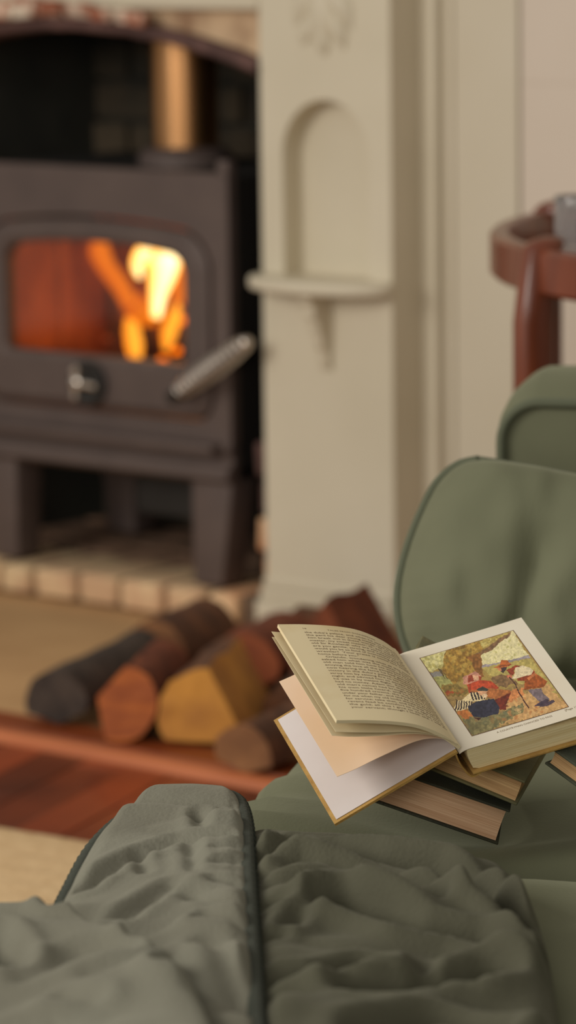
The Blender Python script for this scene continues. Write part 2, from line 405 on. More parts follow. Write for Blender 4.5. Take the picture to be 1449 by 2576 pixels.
mb.build('carved_leaf_drop', 'cream_paint', fs_, smooth=True)
# plinth mouldings at the foot
for z0, z1, pr in ((0, .062, .017), (.062, .084, .011), (.084, .104, .006)):
    MB().rbox((PX0-pr, YW-pr, z0), (PX1+pr*.3, YP, z1), .006, 1).build('plinth_moulding', 'cream_paint', fs_, smooth=True)
# lintel over the opening
MB().rbox((XL-.1, YW-.004, 1.124), (PX0-.0005, YW+.135, 2.0), .004, 1).build('lintel', 'cream_paint', fs_, smooth=True, angle=40)

# ------------------------------------------------------------------ brick arch of the opening
ar = thing('brick_arch', 'rough brick and plaster arch over the fireplace opening', 'arch', (-4.69, YW+.05, 1.0))
acx = -4.74
def arc_z(x): return 1.082 - .325*(x-acx)**2/(1+.15*abs(x-acx)) - .06*abs(x-acx)**3
ax = np.linspace(XL, PX0-.0005, 26)
poly = [(x, arc_z(x)+.02) for x in ax] + [(PX0-.0005, 1.1235), (XL, 1.1235)]
MB().prism(poly, YW+.03, YW+.13, lambda a, b, d: Vector((a, d, b))).build('plaster', 'plaster', ar)
lower = [(x, arc_z(x) + .003*nz((x*30, 0, 0))) for x in ax]; upper = [(x, arc_z(x)+.022+.003*nz((x*25, 5, 0))) for x in ax]
mb = MB(); P = []
for (x, z), (x2, z2) in zip(lower, upper):
    P.append([Vector((x, YW+.13, z)), Vector((x, YW-.004, z)), Vector((x, YW-.012, (z+z2)/2)), Vector((x, YW-.004, z2)), Vector((x, YW+.03, z2+.002))])
mb.grid(P); mb.build('arch_edge', 'arch_edge', ar, smooth=True)
x = XL + .02
while x < -4.53:
    wd = random.uniform(.055, .075); z = arc_z(x+wd/2)+.022; sl = (arc_z(x+wd)-arc_z(x))/wd
    hgt = max(.012, min(1.135+random.uniform(-.004, .012)-z, .09)) if x < -4.66 else max(.012, min(.04, 1.122-z))
    def fb(p, x=x, z=z, sl=sl):
        q = Vector((x+p.x - p.z*.0, YW+p.y, z+p.z+sl*(p.x-.03))); return q + Vector((0, .004*nz(q, 40), .004*nz(q, 35, 2)))
    MB().rbox((0, -.03-random.random()*.010, .002), (wd-.006, -.011, hgt), .006, 1, fb).build('brick', 'old_brick', ar, smooth=True)
    x += wd

# brick jamb showing between the stove and the surround
jb = thing('brick_jamb', 'narrow brick jamb between the stove leg and the cream surround', 'bricks', (-4.25, YW+.06, 0))
z = .066; i = 0
while z < 1.0:
    hgt = .062+random.uniform(-.004, .006); xl = -4.327 + random.uniform(-.008, .008) - (.012 if i in (3, 4) else 0) + (.045 if z > .30 else 0)
    MB().rbox((xl, YW+.035+random.random()*.012, z), (XR+.0-.001, YW+.118, z+hgt), .007, 1, lambda q: q + Vector((.006*nz(q, 30), .005*nz(q, 28, 3), .003*nz(q, 30, 5)))).build(
        'brick', 'brick' if i < 2 else ('dark_jamb_brick' if z < .30 else 'soot_brick'), jb, smooth=True)
    z += hgt+.008; i += 1

# ------------------------------------------------------------------ hearth: brick plinth under the stove and the slab in front
HZ = .066
struct(MB().box((-6.6, RAIL0+.0005, -.026), (-2.2, YW+.2, -.0005)).build('trim_4', 'hearth_slab', bevel=.002))
he = thing('hearth', 'raised brick hearth under the stove with a row of pale brick ends', 'hearth', (-4.7, YW, 0))
MB().box((XL+.001, YW+.012, 0), (-4.3, YR-.04, HZ-.008)).build('mortar_bed', 'mortar', he)
x = -5.139; bi = 0
edges = [onY(px, 1500, YW).x for px in (-95, 8, 88, 195, 300, 415, 520, 606)]
for x0, x1 in zip(edges, edges[1:]):
    lo = (x0+.007, YW-.004-random.random()*.008, .006); hi = (x1-.007, YW+.175, HZ-.004+random.uniform(-.002, .001))
    MB().rbox(lo, hi, .01, 1, lambda q: q + Vector((.004*nz(q, 25), .004*nz(q, 22, 2), .003*nz(q, 25, 4)))).build('brick', 'pale_brick' if bi < 6 else 'brick', he, smooth=True); bi += 1
for r_ in range(4):
    for k in range(10):
        x0 = XL + .002 + k*.112 - (r_ % 2)*.05; x1 = min(x0+.102, -4.312); x0 = max(x0, XL+.002)
        if x1-x0 < .02: continue
        y0 = YW+.185+r_*.09
        MB().rbox((x0, y0, .02), (x1, min(y0+.082, YR-.04), HZ-.004+random.uniform(-.003, .002)), .006, 1).build('paver', 'brown_paver', he, smooth=True)

# ================================================================== THE STOVE
SX, SF = -4.688, YW + .012        # centre, front plane
st = thing('wood_stove', 'grey cast iron wood stove on legs with a glass door and lit fire', 'stove', (SX, SF+.2, HZ))
hw = .326
z0, z1 = .285, .826
# front plate with door opening is built as frame pieces; body behind it is a shell open at the front
mb = MB()
for lo, hi in (((SX-hw+.004, SF+.024, z0), (SX-hw+.03, SF+.42, z1-.012)), ((SX+hw-.03, SF+.024, z0), (SX+hw-.004, SF+.42, z1-.012)),
               ((SX-hw+.03, SF+.39, z0), (SX+hw-.03, SF+.42, z1-.012)), ((SX-hw+.03, SF+.024, z0), (SX+hw-.03, SF+.39, z0+.03)), ((SX-hw+.03, SF+.024, z1-.04), (SX+hw-.03, SF+.39, z1-.02))):
    mb.box(lo, hi)
mb.build('body', 'stove_dark', st)
def rrect(x0, x1, za, zb, r, bulge=0, n=7, rt=None):
    """rounded rectangle outline, counter-clockwise, with an optionally arched top edge"""
    pts = []; rt = rt or r
    for cx, cz, rr, a0 in ((x1-r, za+r, r, -pi/2), (x1-rt, zb-rt, rt, 0), (x0+rt, zb-rt, rt, pi/2), (x0+r, za+r, r, pi)):
        for k in range(n):
            a = a0 + pi/2*k/(n-1); pts.append((cx+rr*cos(a), cz+rr*sin(a)))
        if a0 == 0:
            for k in range(1, 8):
                t = k/8; pts.append((x1-rt + (x0+rt-x1+rt)*t, zb + 0))
    c = (x0+x1)/2; h_ = (x1-x0)/2
    return [(x, z + bulge*(1-((x-c)/h_)**2)*max(0, (z-(za+zb)/2)/((zb-za)/2))) for x, z in pts]
def ringface(mb, A, B, fa, fb):
    """strip between two outlines with equal numbers of points"""
    n = len(A); mb.add([fa(*p) for p in A] + [fb(*p) for p in B], [(i, (i+1) % n, n+(i+1) % n, n+i) for i in range(n)])
Y = lambda d: (lambda x, z: Vector((x, SF+d, z)))
do = rrect(SX-.287, SX+.287, .372, .718, .045, .022, rt=.07)      # door opening in the front plate
outer = []
c_x, c_z = SX, .56
fo = rrect(SX-hw, SX+hw, .335, .829, .004, 0, rt=.004)
mb = MB(); ringface(mb, fo, do, Y(0), Y(0)); ringface(mb, do, do, Y(0), Y(.03)); ringface(mb, fo, fo, Y(0), Y(.024))
mb.build('front_plate', 'stove_iron', st, smooth=True, angle=30)
# raised corner lugs of the front plate
for sx in (-1, 1):
    MB().rbox((SX+sx*hw-.026 if sx > 0 else SX-hw, SF, .822), (SX+hw if sx > 0 else SX-hw+.026, SF+.03, .853), .005, 1).build('corner_lug', 'stove_iron', st, smooth=True)
MB().rbox((SX-hw+.006, SF+.02, .806), (SX+hw-.006, SF+.43, .822), .005, 1).build('top_plate', 'stove_dark', st, smooth=True)
# ash lip and lower skirt
MB().rbox((SX-hw+.02, SF-.035, .318), (SX+hw-.02, SF+.03, .338), .008, 1).build('ash_lip', 'stove_iron', st, smooth=True)
mb = MB(); prof = [(0, .335), (-.008, .325), (.006, .31), (.004, .3), (-.012, .288), (-.014, .272), (.0, .262), (.02, .262), (.02, .335)]
mb.prism(prof, SX-hw, SX+hw, lambda a, b, d: Vector((d, SF+a, b))); mb.build('skirt', 'stove_iron', st, smooth=True, angle=50)
# legs
for sx in (-1, 1):
    for yy in (0, .34):
        ox = SX + sx*(hw-.004)
        def fl(p, ox=ox, sx=sx, yy=yy):
            t = (p.z)/.2; return Vector((ox - sx*(p.x*(1.0 - .30*(1-t)) + .028*(1-t)), SF+.004+yy+p.y*(1-.15*(1-t)), HZ+.0005+p.z))
        MB().rbox((0, 0, 0), (.10, .08, .2), .008, 2, fl).build('leg', 'stove_iron', st, smooth=True)
MB().rbox((SX-.02, SF+.12, .16), (SX+.13, SF+.3, .284), .01, 1).build('ash_box', 'stove_dark', st, smooth=True)
# door with glass
dr = None
dd = rrect(SX-.28, SX+.28, .378, .712, .04, .021, rt=.065); d2 = rrect(SX-.262, SX+.262, .392, .70, .035, .02, rt=.06)
gl = rrect(SX-.226, SX+.226, .477, .676, .012, .016, rt=.035)
g2 = rrect(SX-.236, SX+.236, .467, .686, .015, .016, rt=.04)
mb = MB(); ringface(mb, dd, dd, Y(.02), Y(-.002)); ringface(mb, dd, d2, Y(-.002), Y(-.014)); ringface(mb, d2, g2, Y(-.014), Y(-.015)); ringface(mb, g2, gl, Y(-.015), Y(-.008)); ringface(mb, gl, gl, Y(-.008), Y(.02))
door = mb.build('door', 'stove_iron', st, smooth=True, angle=28)
gp = MB(); gp.prism(gl, 0, .004, lambda a, b, d: Vector((a, SF+d, b))); gp.build('glass_pane', 'stove_glass', door)
# coil handle
ha, hb = onY(452, 984, SF-.05), onY(618, 862, SF-.075)
ha2 = onY(432, 1000, SF-.013)
mb = MB().tube([ha2, ha], .012, 10); mb.tube([ha, hb], .006, 8); mb.build('handle_stem', 'stove_dark', door, smooth=True)
axd = (hb-ha).normalized(); s1 = axd.orthogonal().normalized(); s2 = axd.cross(s1); ln = (hb-ha).length
pts = []
for k in range(13*14+1):
    t = k/(13*14); a = 2*pi*13*t; rr = .0115 + .0085*sin(pi*t)**.8
    pts.append(ha + axd*(ln*t) + (s1*cos(a)+s2*sin(a))*rr)
MB().tube(pts, .0036, 6).build('handle_coil', 'chrome', door, smooth=True)
MB().lathe([(0, -.008), (.01, -.006), (.013, 0), (.01, .008), (0, .01)], 12, lambda p: hb + axd*p.z + s1*p.x + s2*p.y).build('handle_tip', 'chrome', door, smooth=True)
# round air control below the glass
sp = Vector((SX-.006, SF-.016, .427))
fsp = lambda p: sp + Vector((p.x, -p.z, p.y))
MB().lathe([(0, 0), (.040, 0), (.044, .003), (.044, .008), (.040, .011), (.032, .008), (0, .006)], 32, fsp).build('air_control', 'stove_dark', door, smooth=True, angle=40)
sp_ = MB()
for a, b in (((-.026, -.03), (-.02, .032)), ((-.023, 0), (.03, -.003)), ((-.03, .02), (-.012, .026))):
    sp_.tube([fsp(Vector((a[0], a[1], .012))), fsp(Vector((b[0], b[1], .014)))], .0062, 8)
sp_.lathe([(0, .008), (.011, .008), (.011, .018), (.007, .021), (0, .021)], 16, lambda p: fsp(Vector((p.x-.0215, p.y, p.z))))
sp_.build('air_control_spokes', 'chrome', door, smooth=True, angle=40)
# flue
fx, fy = SX+.055, SF+.20
MB().lathe([(0, .8221), (.09, .8221), (.09, .84), (.08, .852), (.07, .858), (.0, .858)], 32, lambda p: Vector((fx+p.x, fy+p.y, p.z))).build('flue_collar', 'stove_iron', st, smooth=True, angle=40)
MB().lathe([(.0, .8585), (.0625, .8585), (.0625, 1.298), (0, 1.298)], 40, lambda p: Vector((fx+p.x, fy+p.y, p.z))).build('flue_pipe', 'flue_metal', st, smooth=True, angle=40, label='copper coloured metal flue pipe')
# fire bricks inside
for k in range(5):
    MB().rbox((SX-.29+k*.116+.002, SF+.355, .317), (SX-.29+(k+1)*.116-.002, SF+.388, .70), .004, 1).build('fire_brick', 'fire_brick', st, smooth=True)
for sx in (-1, 1):
    for k in range(2):
        MB().rbox((SX+sx*.294-.012 if sx > 0 else SX-.295, SF+.06+k*.145, .317), (SX+.295 if sx > 0 else SX-.282, SF+.2+k*.145, .70), .004, 1).build('fire_brick', 'fire_brick', st, smooth=True)
MB().rbox((SX-.28, SF+.05, .316), (SX+.28, SF+.35, .338), .008, 1).build('ash_bed', 'charred_log', st, smooth=True)
ll = bpy.data.lights.new('firelight', 'POINT'); ll.energy = 2.5; ll.color = (1, .43, .13); ll.shadow_soft_size = .07
lo_ = bpy.data.objects.new('firelight', ll); C.objects.link(lo_); lo_.location = (SX+.09, SF+.17, .60)

# logs and flames in the stove
def tlog(name, mt, a, b, r, label, cat, group='logs burning in the stove'):
    a, b = Vector(a), Vector(b); pts = [a.lerp(b, k/10) for k in range(11)]
    rad = [r*(1+.12*nz((k*.7, r*90, 0))) for k in range(11)]
    mb = MB().tube(pts, rad, 14)
    o = mb.build(name, mt, None, smooth=True, angle=50)
    for v in o.data.vertices: v.co += Vector((nz(v.co, 30), nz(v.co, 30, 2), nz(v.co, 30, 4)))*.006
    return tag(o, label, cat, group)
tlog('burning_log', 'charred_log', (SX-.20, SF+.20, .388), (SX+.16, SF+.27, .392), .045, 'charred log lying along the back of the fire', 'log')
tlog('burning_log', 'charred_log', (SX-.07, SF+.10, .383), (SX+.22, SF+.15, .385), .04, 'charred log at the front of the fire behind the glass', 'log')
tlog('burning_log', 'charred_log', (SX-.15, SF+.215, .474), (SX+.08, SF+.255, .476), .033, 'charred log lying on top of the other logs in the fire', 'log')
def flame(pts, rads, mt, label, flat=.6):
    """a tongue of flame: a tapering sheet swept along a wavering line"""
    P = cat_rom(pts, 5); R_ = []
    for i in range(len(P)):
        t = i/(len(P)-1)*(len(rads)-1); k = min(int(t), len(rads)-2); R_.append(rads[k]*(1-t+k)+rads[k+1]*(t-k))
    mb = MB().tube(P, R_, 14)
    cy = sum(p.y for p in P)/len(P); mb.v = [(v[0], cy+(v[1]-cy)*flat, v[2]) for v in mb.v]
    return tag(mb.build('flame', mt, None, smooth=True), label, 'flame', 'flames in the wood stove')
fl = lambda px, py, d=.16: onY(px, py, SF+d)
flame([fl(392, 800), fl(398, 740), fl(408, 690), fl(412, 650), fl(405, 615)], [.011, .020, .032, .042, .016], 'flame_bright', 'brightest white tongue of flame at the right of the fire')
flame([fl(352, 700, .2), fl(346, 668, .2), fl(362, 640, .2), fl(398, 622, .2)], [.005, .015, .021, .014], 'flame_bright', 'hooked yellow flame left of the brightest one')
flame([fl(418, 880, .12), fl(424, 840, .12), fl(440, 795, .12), fl(448, 760, .12)], [.008, .018, .016, .003], 'flame_amber', 'slanting amber flame low at the right side of the glass')
flame([fl(342, 918, .11), fl(338, 870, .11), fl(330, 825, .11), fl(318, 800, .11)], [.011, .021, .019, .005], 'flame_amber', 'amber flame low in the middle of the glass')
flame([fl(330, 770, .24), fl(300, 715, .24), fl(268, 670, .24), fl(252, 630, .24), fl(262, 605, .24)], [.02, .022, .022, .028, .014], 'flame_red', 'orange flame leaning left at the top of the glass')
flame([fl(452, 760, .25), fl(455, 700, .25), fl(446, 650, .25), fl(430, 610, .25)], [.02, .024, .022, .008], 'flame_red', 'deep orange flame behind the brightest flame')
flame([fl(370, 830, .27), fl(350, 780, .27), fl(340, 740, .27)], [.03, .035, .012], 'flame_red', 'deep orange glow of flame in the middle of the fire')
for k, (px, py, d, mt, lb) in enumerate(((410, 905, .06, 'ember', 'glowing orange ember lowest behind the glass'), (444, 882, .07, 'ember', 'glowing orange ember in the lower right corner of the glass'),
        (462, 806, .1, 'ember', 'small ember at the right edge of the glass'), (266, 852, .08, 'ember_dim', 'dim red ember left of the flames'))):
    p = onY(px, py, SF+d); mb = MB().rbox(p-Vector((.007, .007, .006)), p+Vector((.007, .007, .006)), .005, 1, lambda q: q+Vector((nz(q, 90), nz(q, 90, 1), nz(q, 90, 2)))*.003)
    tag(mb.build('ember', mt, None, smooth=True), lb, 'ember', 'embers behind the stove glass')

# ================================================================== FIREWOOD ON THE SLAB
def log(label, a, b, r, a0, a1, roll, bark, wood, seed, flat=.15):
    """split log: an arc of bark from angle a0 to a1 closed by split faces; parts bark, split_face, end_grain"""
    a, b = Vector(a), Vector(b); ax = (b-a).normalized(); s = ax.cross(UP).normalized(); t = s.cross(ax)
    NA = 11; NL = 9; arc = []
    for k in range(NA):
        g = radians(a0+(a1-a0)*k/(NA-1)+roll); rr = r*(1+.10*nz((k*.55, seed, 0)))
        arc.append((cos(g)*rr, sin(g)*rr))
    apex = (cos(radians((a0+a1)/2+roll+180))*r*flat, sin(radians((a0+a1)/2+roll+180))*r*flat)
    split = []
    for p, q in ((arc[-1], apex), (apex, arc[0])):
        for k in range(4): split.append((p[0]+(q[0]-p[0])*k/3, p[1]+(q[1]-p[1])*k/3))
    full = split
    def at(p, l):
        q = a.lerp(b, l) + s*p[0] + t*p[1]; e = r*.09
        return q + (s*nz(q, 14, seed)+t*nz(q, 14, seed+3))*e + t*(nz((l*2, seed, 0))*.004)
    ls = [k/(NL-1) for k in range(NL)]
    B = [[at(p, l) for p in arc] for l in ls]; S_ = [[at(p, l) for p in full] for l in ls]
    dz = Vector((0, 0, (.0095 if min(a.y, b.y) < RAIL0+.06 else .001) - min(p.z for row in B+S_ for p in row) if a.z < .15 else 0))
    B = [[p+dz for p in row] for row in B]; S_ = [[p+dz for p in row] for row in S_]; zmin = min(p.z for row in B+S_ for p in row)
    root = thing('firewood_log', label, 'log', ((a+b)/2), 'split logs piled on the hearth slab')
    root.location.z = zmin
    MB().grid(B).build('bark', bark, root, smooth=True); MB().grid(S_).build('split_face', wood, root, smooth=True, angle=45)
    for R_ in (B[0][:-1]+S_[0][:-1], B[-1][:-1]+S_[-1][:-1]):
        mb = MB()
        c = sum(R_, Vector())/len(R_); n = len(R_)
        mid = [c.lerp(p, .5)+ax*.004*nz(p, 40, seed) for p in R_]
        mb.add(R_+mid+[c], [(i, (i+1) % n, n+(i+1) % n, n+i) for i in range(n)]+[(n+i, n+(i+1) % n, 2*n) for i in range(n)])
        mb.build('end_grain', wood, root, smooth=True, angle=50)
    return root
log('dark grey barked log at the left end of the firewood pile', (-4.035, 4.30, .05), (-4.148, 4.64, .05), .054, -10, 200, 0, 'bark_dark', 'bark_dark', 1, .6)
log('orange split log with its end toward the room, second from the left', (-3.874, 4.275, .06), (-3.991, 4.49, .06),   .061, -130, 60, 20, 'bark_red', 'wood_orange', 2, .6)
log('golden yellow split log in front of the middle of the pile', (-3.747, 4.335, .08), (-3.862, 4.555, .08), .080, 88, 208, 0, 'bark_brown', 'wood_yellow', 3, .95)
log('brown barked log behind the orange and yellow logs', (-4.165, 4.690, .06), (-4.228, 4.90, .06), .062, -30, 200, 0, 'bark_brown', 'wood_brown', 4, .6)
log('reddish log in the middle of the pile behind the yellow log', (-3.975, 4.70, .056), (-4.045, 4.90, .056), .064, -20, 190, 10, 'bark_red', 'wood_red', 5, .6)
log('dull brown log lying along the foot of the white surround', (-4.12, 5.03, .05), (-3.955, 5.03, .05), .047, -30, 210, 0, 'bark_brown', 'wood_brown', 6, .7)
log('red brown wedge log standing highest at the right of the pile', (-3.852, 4.765, .09), (-3.889, 4.93, .09), .080, 205, 335, 0, 'wood_red', 'bark_red', 7, .98)
log('brown split log lowest in the pile, lying on the timber border', (-3.585, 4.235, .055), (-3.625, 4.44, .055), .05, -10, 190, 0, 'bark_brown', 'wood_brown', 8, .5)
log('dark brown log beside the open book at the right of the yellow log', (-3.70, 4.485, .053), (-3.805, 4.70, .053), .046, -60, 180, 0, 'bark_brown', 'bark_brown', 9, .7)
log('red brown log behind the open book', (-3.68, 4.72, .058), (-3.715, 4.92, .058), .055, -20, 200, 0, 'bark_red', 'wood_red', 10, .6)

# ================================================================== RUG
mb = MB(); P = []
ra, rb = onZ(-60, 2073, 0), onZ(240, 2122, 0); ux = (rb-ra).normalized(); ux.z = 0; uy = Vector((ux.y, -ux.x, 0))
if uy.dot(HD) > 0: uy = -uy
for i in range(70):
    row = []
    for j in range(60):
        x_, y_ = -.9 + j*.022, i*.02
        z_ = .006 + .0016*sin(i*2.1) + .0008*nz((x_*40, y_*40, 0)) - (.012 if i in (0, 69) or j in (0, 59) else 0)
        p = ra + ux*x_ + uy*y_; p.z = z_; row.append(p)
    P.append(row)
mb.grid(P); ro = tag(mb.build('rug', 'rug_wool', None, smooth=True), 'cream wool rug on the parquet at the left below the throw', 'rug')

# ================================================================== SIDE TABLE WITH GLASS
TD = 5.35
tl = atd(1243, 640, TD); TZ = atd(1300, 600, TD).z
tc_ = cw((tl-EYE).dot(R0)+.44, TD*cos(PIT)+.16, 0); tc_.z = 0
tb = thing('side_table', 'round reddish teak side table with a raised rim behind the sofa', 'table', tc_)
ra_, rb_ = .44, .56
def tpt(a, rr, z): return tc_ + R0*(cos(a)*(ra_+rr)) + HD*(sin(a)*(rb_+rr)) + UP*z
mb = MB(); pr = [(-.03, TZ-.062), (-.03, TZ-.006), (-.025, TZ), (-.006, TZ), (0, TZ-.006), (0, TZ-.058), (-.006, TZ-.064), (-.025, TZ-.064)]
n = 96; vs = [tpt(2*pi*k/n, r_, z_) for k in range(n) for r_, z_ in pr]; q = len(pr)
mb.add(vs, [(k*q+i, ((k+1) % n)*q+i, ((k+1) % n)*q+(i+1) % q, k*q+(i+1) % q) for k in range(n) for i in range(q)])
mb.build('rim', 'teak', tb, smooth=True, angle=40)
mb = MB(); mb.add([tpt(2*pi*k/n, -.0305, TZ-.05) for k in range(n)]+[tpt(2*pi*k/n, -.0305, TZ-.062) for k in range(n)], [tuple(range(n)), tuple(range(2*n-1, n-1, -1))]+[(k, n+k, n+(k+1) % n, (k+1) % n) for k in range(n)])
mb.build('tabletop', 'teak_dark', tb)
for a in (pi+.46, -.62, .7, pi-.7):
    c0 = tpt(a, .006, 0); e_ = (tpt(a, .01, 0)-tpt(a, 0, 0)).normalized(); g_ = Vector((-e_.y, e_.x, 0))
    def flg(p, c0=c0, e_=e_, g_=g_):
        t = p.z/TZ; top = max(0, (p.z-(TZ-.02))/.04)
        return c0 + e_*(p.x - .03*top) + g_*p.y + UP*p.z
    MB().rbox((-.034, -.021, .001), (.022, .021, TZ+.016), .017, (2, 2, 8), flg).build('leg', 'teak', tb, smooth=True)
gb = atd(1464, 690, TD-.02); gcz = TZ-.0498
gt = thing('tumbler', 'cut crystal tumbler standing on the teak side table', 'glass', Vector((gb.x, gb.y, gcz)))
def gfn(p):
    a = math.atan2(p.y, p.x); r_ = sqrt(p.x**2+p.y**2)
    k = 1 + (.06*abs(sin(a*9)) if p.z < .085 and r_ > .03 else 0); return Vector((gb.x+p.x*k, gb.y+p.y*k, gcz+p.z))
MB().lathe([(0, 0), (.03, 0), (.034, .003), (.0345, .02), (.036, .045), (.0375, .07), (.039, .09), (.0395, .11), (.0388, .112), (.0375, .111), (.035, .09), (.0325, .04), (.029, .018), (0, .016)], 72, gfn).build('bowl', 'crystal', gt, smooth=True, angle=60)
MB().lathe([(0, .0165), (.0285, .0185), (.0312, .038), (0, .038)], 40, lambda p: Vector((gb.x+p.x, gb.y+p.y, gcz+p.z))).build('water', 'crystal', gt, smooth=True, angle=60)

# ================================================================== SOFA
def S(u, v, z): return cw(-.048+u*.956+v*.292, 3.669-u*.292+v*.956, z)
so = thing('sofa', 'sage green velvet sofa with piped edges holding the books', 'sofa', S(.4, 0, 0))
def suv(p): a, b = (p-S(0, 0, 0)).dot(R0), (p-S(0, 0, 0)).dot(HD); return a*.956-b*.292, a*.292+b*.956
DU, DV = suv(onZ(1225, 2095, .41))
def seat_fn(v0, v1, top, dip=.02, front=.0):
    def f(q):
        u, v, z = q
        if z > top-.10:
            z -= .034*math.exp(-((u-DU)/.13)**2-((v-DV)/.11)**2)*min(1, (z-top+.10)/.08)
            k = (z-(top-.10))/.10; cu = 1-abs((v-(v0+v1)/2)/((v1-v0)/2))**4; cf = 1-abs((u-.4)/.42)**6
            z += k*(dip*(cu*cf-1)) + k*.004*nz((u*5, v*5, 0), 1.5)
        w_ = max(0, 1-u/.09)
        z += .008*w_*sin(v*75+3*nz((v*9, 0, 0)))*max(0, min(1, (z-.28)/.1))
        return S(u, v, z)
    return f
MB().rbox((-.02, -.085, .24), (.84, .86, .442), .045, (26, 34, 6), seat_fn(-.085, .86, .442, .012)).build('seat_cushion', 'velvet', so, smooth=True)
MB().rbox((-.02, -1.25, .24), (.84, -.091, .428), .05, (20, 26, 6), seat_fn(-1.25, -.091, .428, .022)).build('seat_cushion', 'velvet', so, smooth=True)
MB().rbox((.03, -1.25, .06), (.85, 1.05, .239), .02, (6, 8, 3), lambda q: S(*q)).build('base', 'velvet', so, smooth=True)
# far arm with piped front panel
av0, av1 = .885, 1.08
def armf(q):
    u, v, z = q; t = (v-av0)/(av1-av0)
    if z > .5: z += .036*sin(pi*min(1, max(0, t*.9)))*min(1, (z-.5)/.15)*min(1, max(0, (u-AU+.03)/.12))
    return S(u, v, z)
mb = MB()
AU, AZ, AR = .053, .722, .05
aw = [(.84, .24), (.84, AZ)] + [(AU+AR - AR*sin(t), AZ-AR+AR*cos(t)) for t in np.linspace(0, pi/2, 12)] + [(AU, .24)]
nA = len(aw); R_ = []
for k, (t, sh) in enumerate(((0, .0), (.03, -.004), (.12, -.009), (.3, -.012), (.5, -.012), (.75, -.008), (.93, 0), (1, .012))):
    R_.append([armf(Vector((u+(sh if u < .3 else 0), av0+(av1-av0)*t, z-(sh if z > .3 else 0)))) for (u, z) in aw])
mb.grid(R_); mb.add(R_[-1], [tuple(range(nA))])
mb.build('arm', 'velvet', so, smooth=True, angle=60)
MB().add([armf(Vector((u, av0, z))) for u, z in aw], [tuple(range(nA))]).build('arm_panel', 'velvet', so)
pp = [armf(Vector((u, av0-.003, z))) for u, z in aw[1:]]
MB().tube(pp, .0062, 10).build('piping', 'velvet_piping', so, smooth=True)
MB().rbox((.841, -1.25, .06), (1.06, 1.07, .80), .06, (4, 10, 6), lambda q: S(*q)).build('backrest', 'velvet', so, smooth=True)
for u, v in ((.08, -1.2), (.08, 1.0), (1.0, -1.2), (1.0, 1.0)):
    MB().lathe([(0, 0.001), (.018, 0.001), (.026, .0595), (0, .0595)], 16, lambda p, u=u, v=v: S(u, v, 0)+p).build('foot', 'teak_dark', so, smooth=True, angle=40)

# loose arm cushion
cu_ = thing('cushion', 'plump sage green velvet cushion leaning on the sofa arm', 'cushion', S(.3, .72, .44))
Ledge = cat_rom([(1205, 1157, 0), (1150, 1172, 0), (1100, 1215, 0), (1062, 1285, 0), (1028, 1370, 0), (1007, 1450, 0), (1001, 1520, 0), (1010, 1590, 0), (1032, 1650, 0), (1066, 1698, 0)], 5)
Redge = cat_rom([(1690, 1262, 0), (1745, 1290, 0), (1775, 1340, 0), (1790, 1420, 0), (1795, 1500, 0), (1792, 1580, 0), (1786, 1640, 0), (1776, 1680, 0), (1752, 1706, 0), (1700, 1716, 0)], 5)
def cdep(px, py): return 4.225 + (1700-py)/540*.105 - (px-1000)*.00045*.305
NS = 44
def cush(sgn):
    P = []
    for i, (l, r_) in enumerate(zip(Ledge, Redge)):
        ti = i/(len(Ledge)-1); row = []
        for j in range(NS+1):
            sj = j/NS; px, py = l.x+(r_.x-l.x)*sj, l.y+(r_.y-l.y)*sj
            if 0 < j < NS: py += -10*sin(pi*sj)*(1-ti)
            es = min(sj, 1-sj); et = min(ti, 1-ti)
            prof = (1-(1-min(1, es/.30))**2.4)**.6 * (1-(1-min(1, et/.34))**2.2)**.55 if es > 0 and et > 0 else 0
            p = atd(px, py, cdep(px, py))
            wr = .013*nz((px*.007+py*.0022, py*.004-px*.0015, 0), 1.4) + .006*nz((px*.014, py*.006, 3), 1.2)
            wr += .014*math.exp(-((px-1330-(py-1500)*-.35)/34)**2)*-1*max(0, min(1, (py-1330)/120)) + .006*sin(py*.14+px*.01)*math.exp(-es*18)*min(1, prof*2)
            dp = (.078 if sgn > 0 else .022)*prof + (wr*prof if sgn > 0 else 0)
            row.append(p - FW*dp*sgn*.95 + UP*dp*.18*sgn)
        P.append(row)
    return P
fr = cush(1); bk = cush(-1)
MB().grid(fr).build('front_panel', 'velvet', cu_, smooth=True)
MB().grid(bk).build('back_panel', 'velvet', cu_, smooth=True)
edge = [row[0] for row in fr] + fr[-1][1:] + [row[-1] for row in fr[::-1]][1:] + fr[0][::-1][1:]
MB().tube([p - FW*.004 for p in [row[0] for row in fr]], .0058, 10).build('piping', 'velvet_piping', cu_, smooth=True)
MB().tube([p - FW*.004 for p in fr[0]], .0045, 8).build('piping', 'velvet_piping', cu_, smooth=True)

# ================================================================== BOOKS
DB = 3.62; PXM = DB/F
def bookframe(px, py, d, ew, eb):
    """frame at a photographed corner: ew and eb are edge directions (right, down, deep)"""
    a = cv(*ew).normalized(); b = cv(*eb); b = (b - a*b.dot(a)).normalized(); n = a.cross(b)
    if n.z < 0: n = -n
    return atd(px, py, d), a, b, n
def lm(o, a, b, n):
    mm = Matrix((a, b, n)).transposed().to_4x4(); mm.translation = o; return mm.inverted()

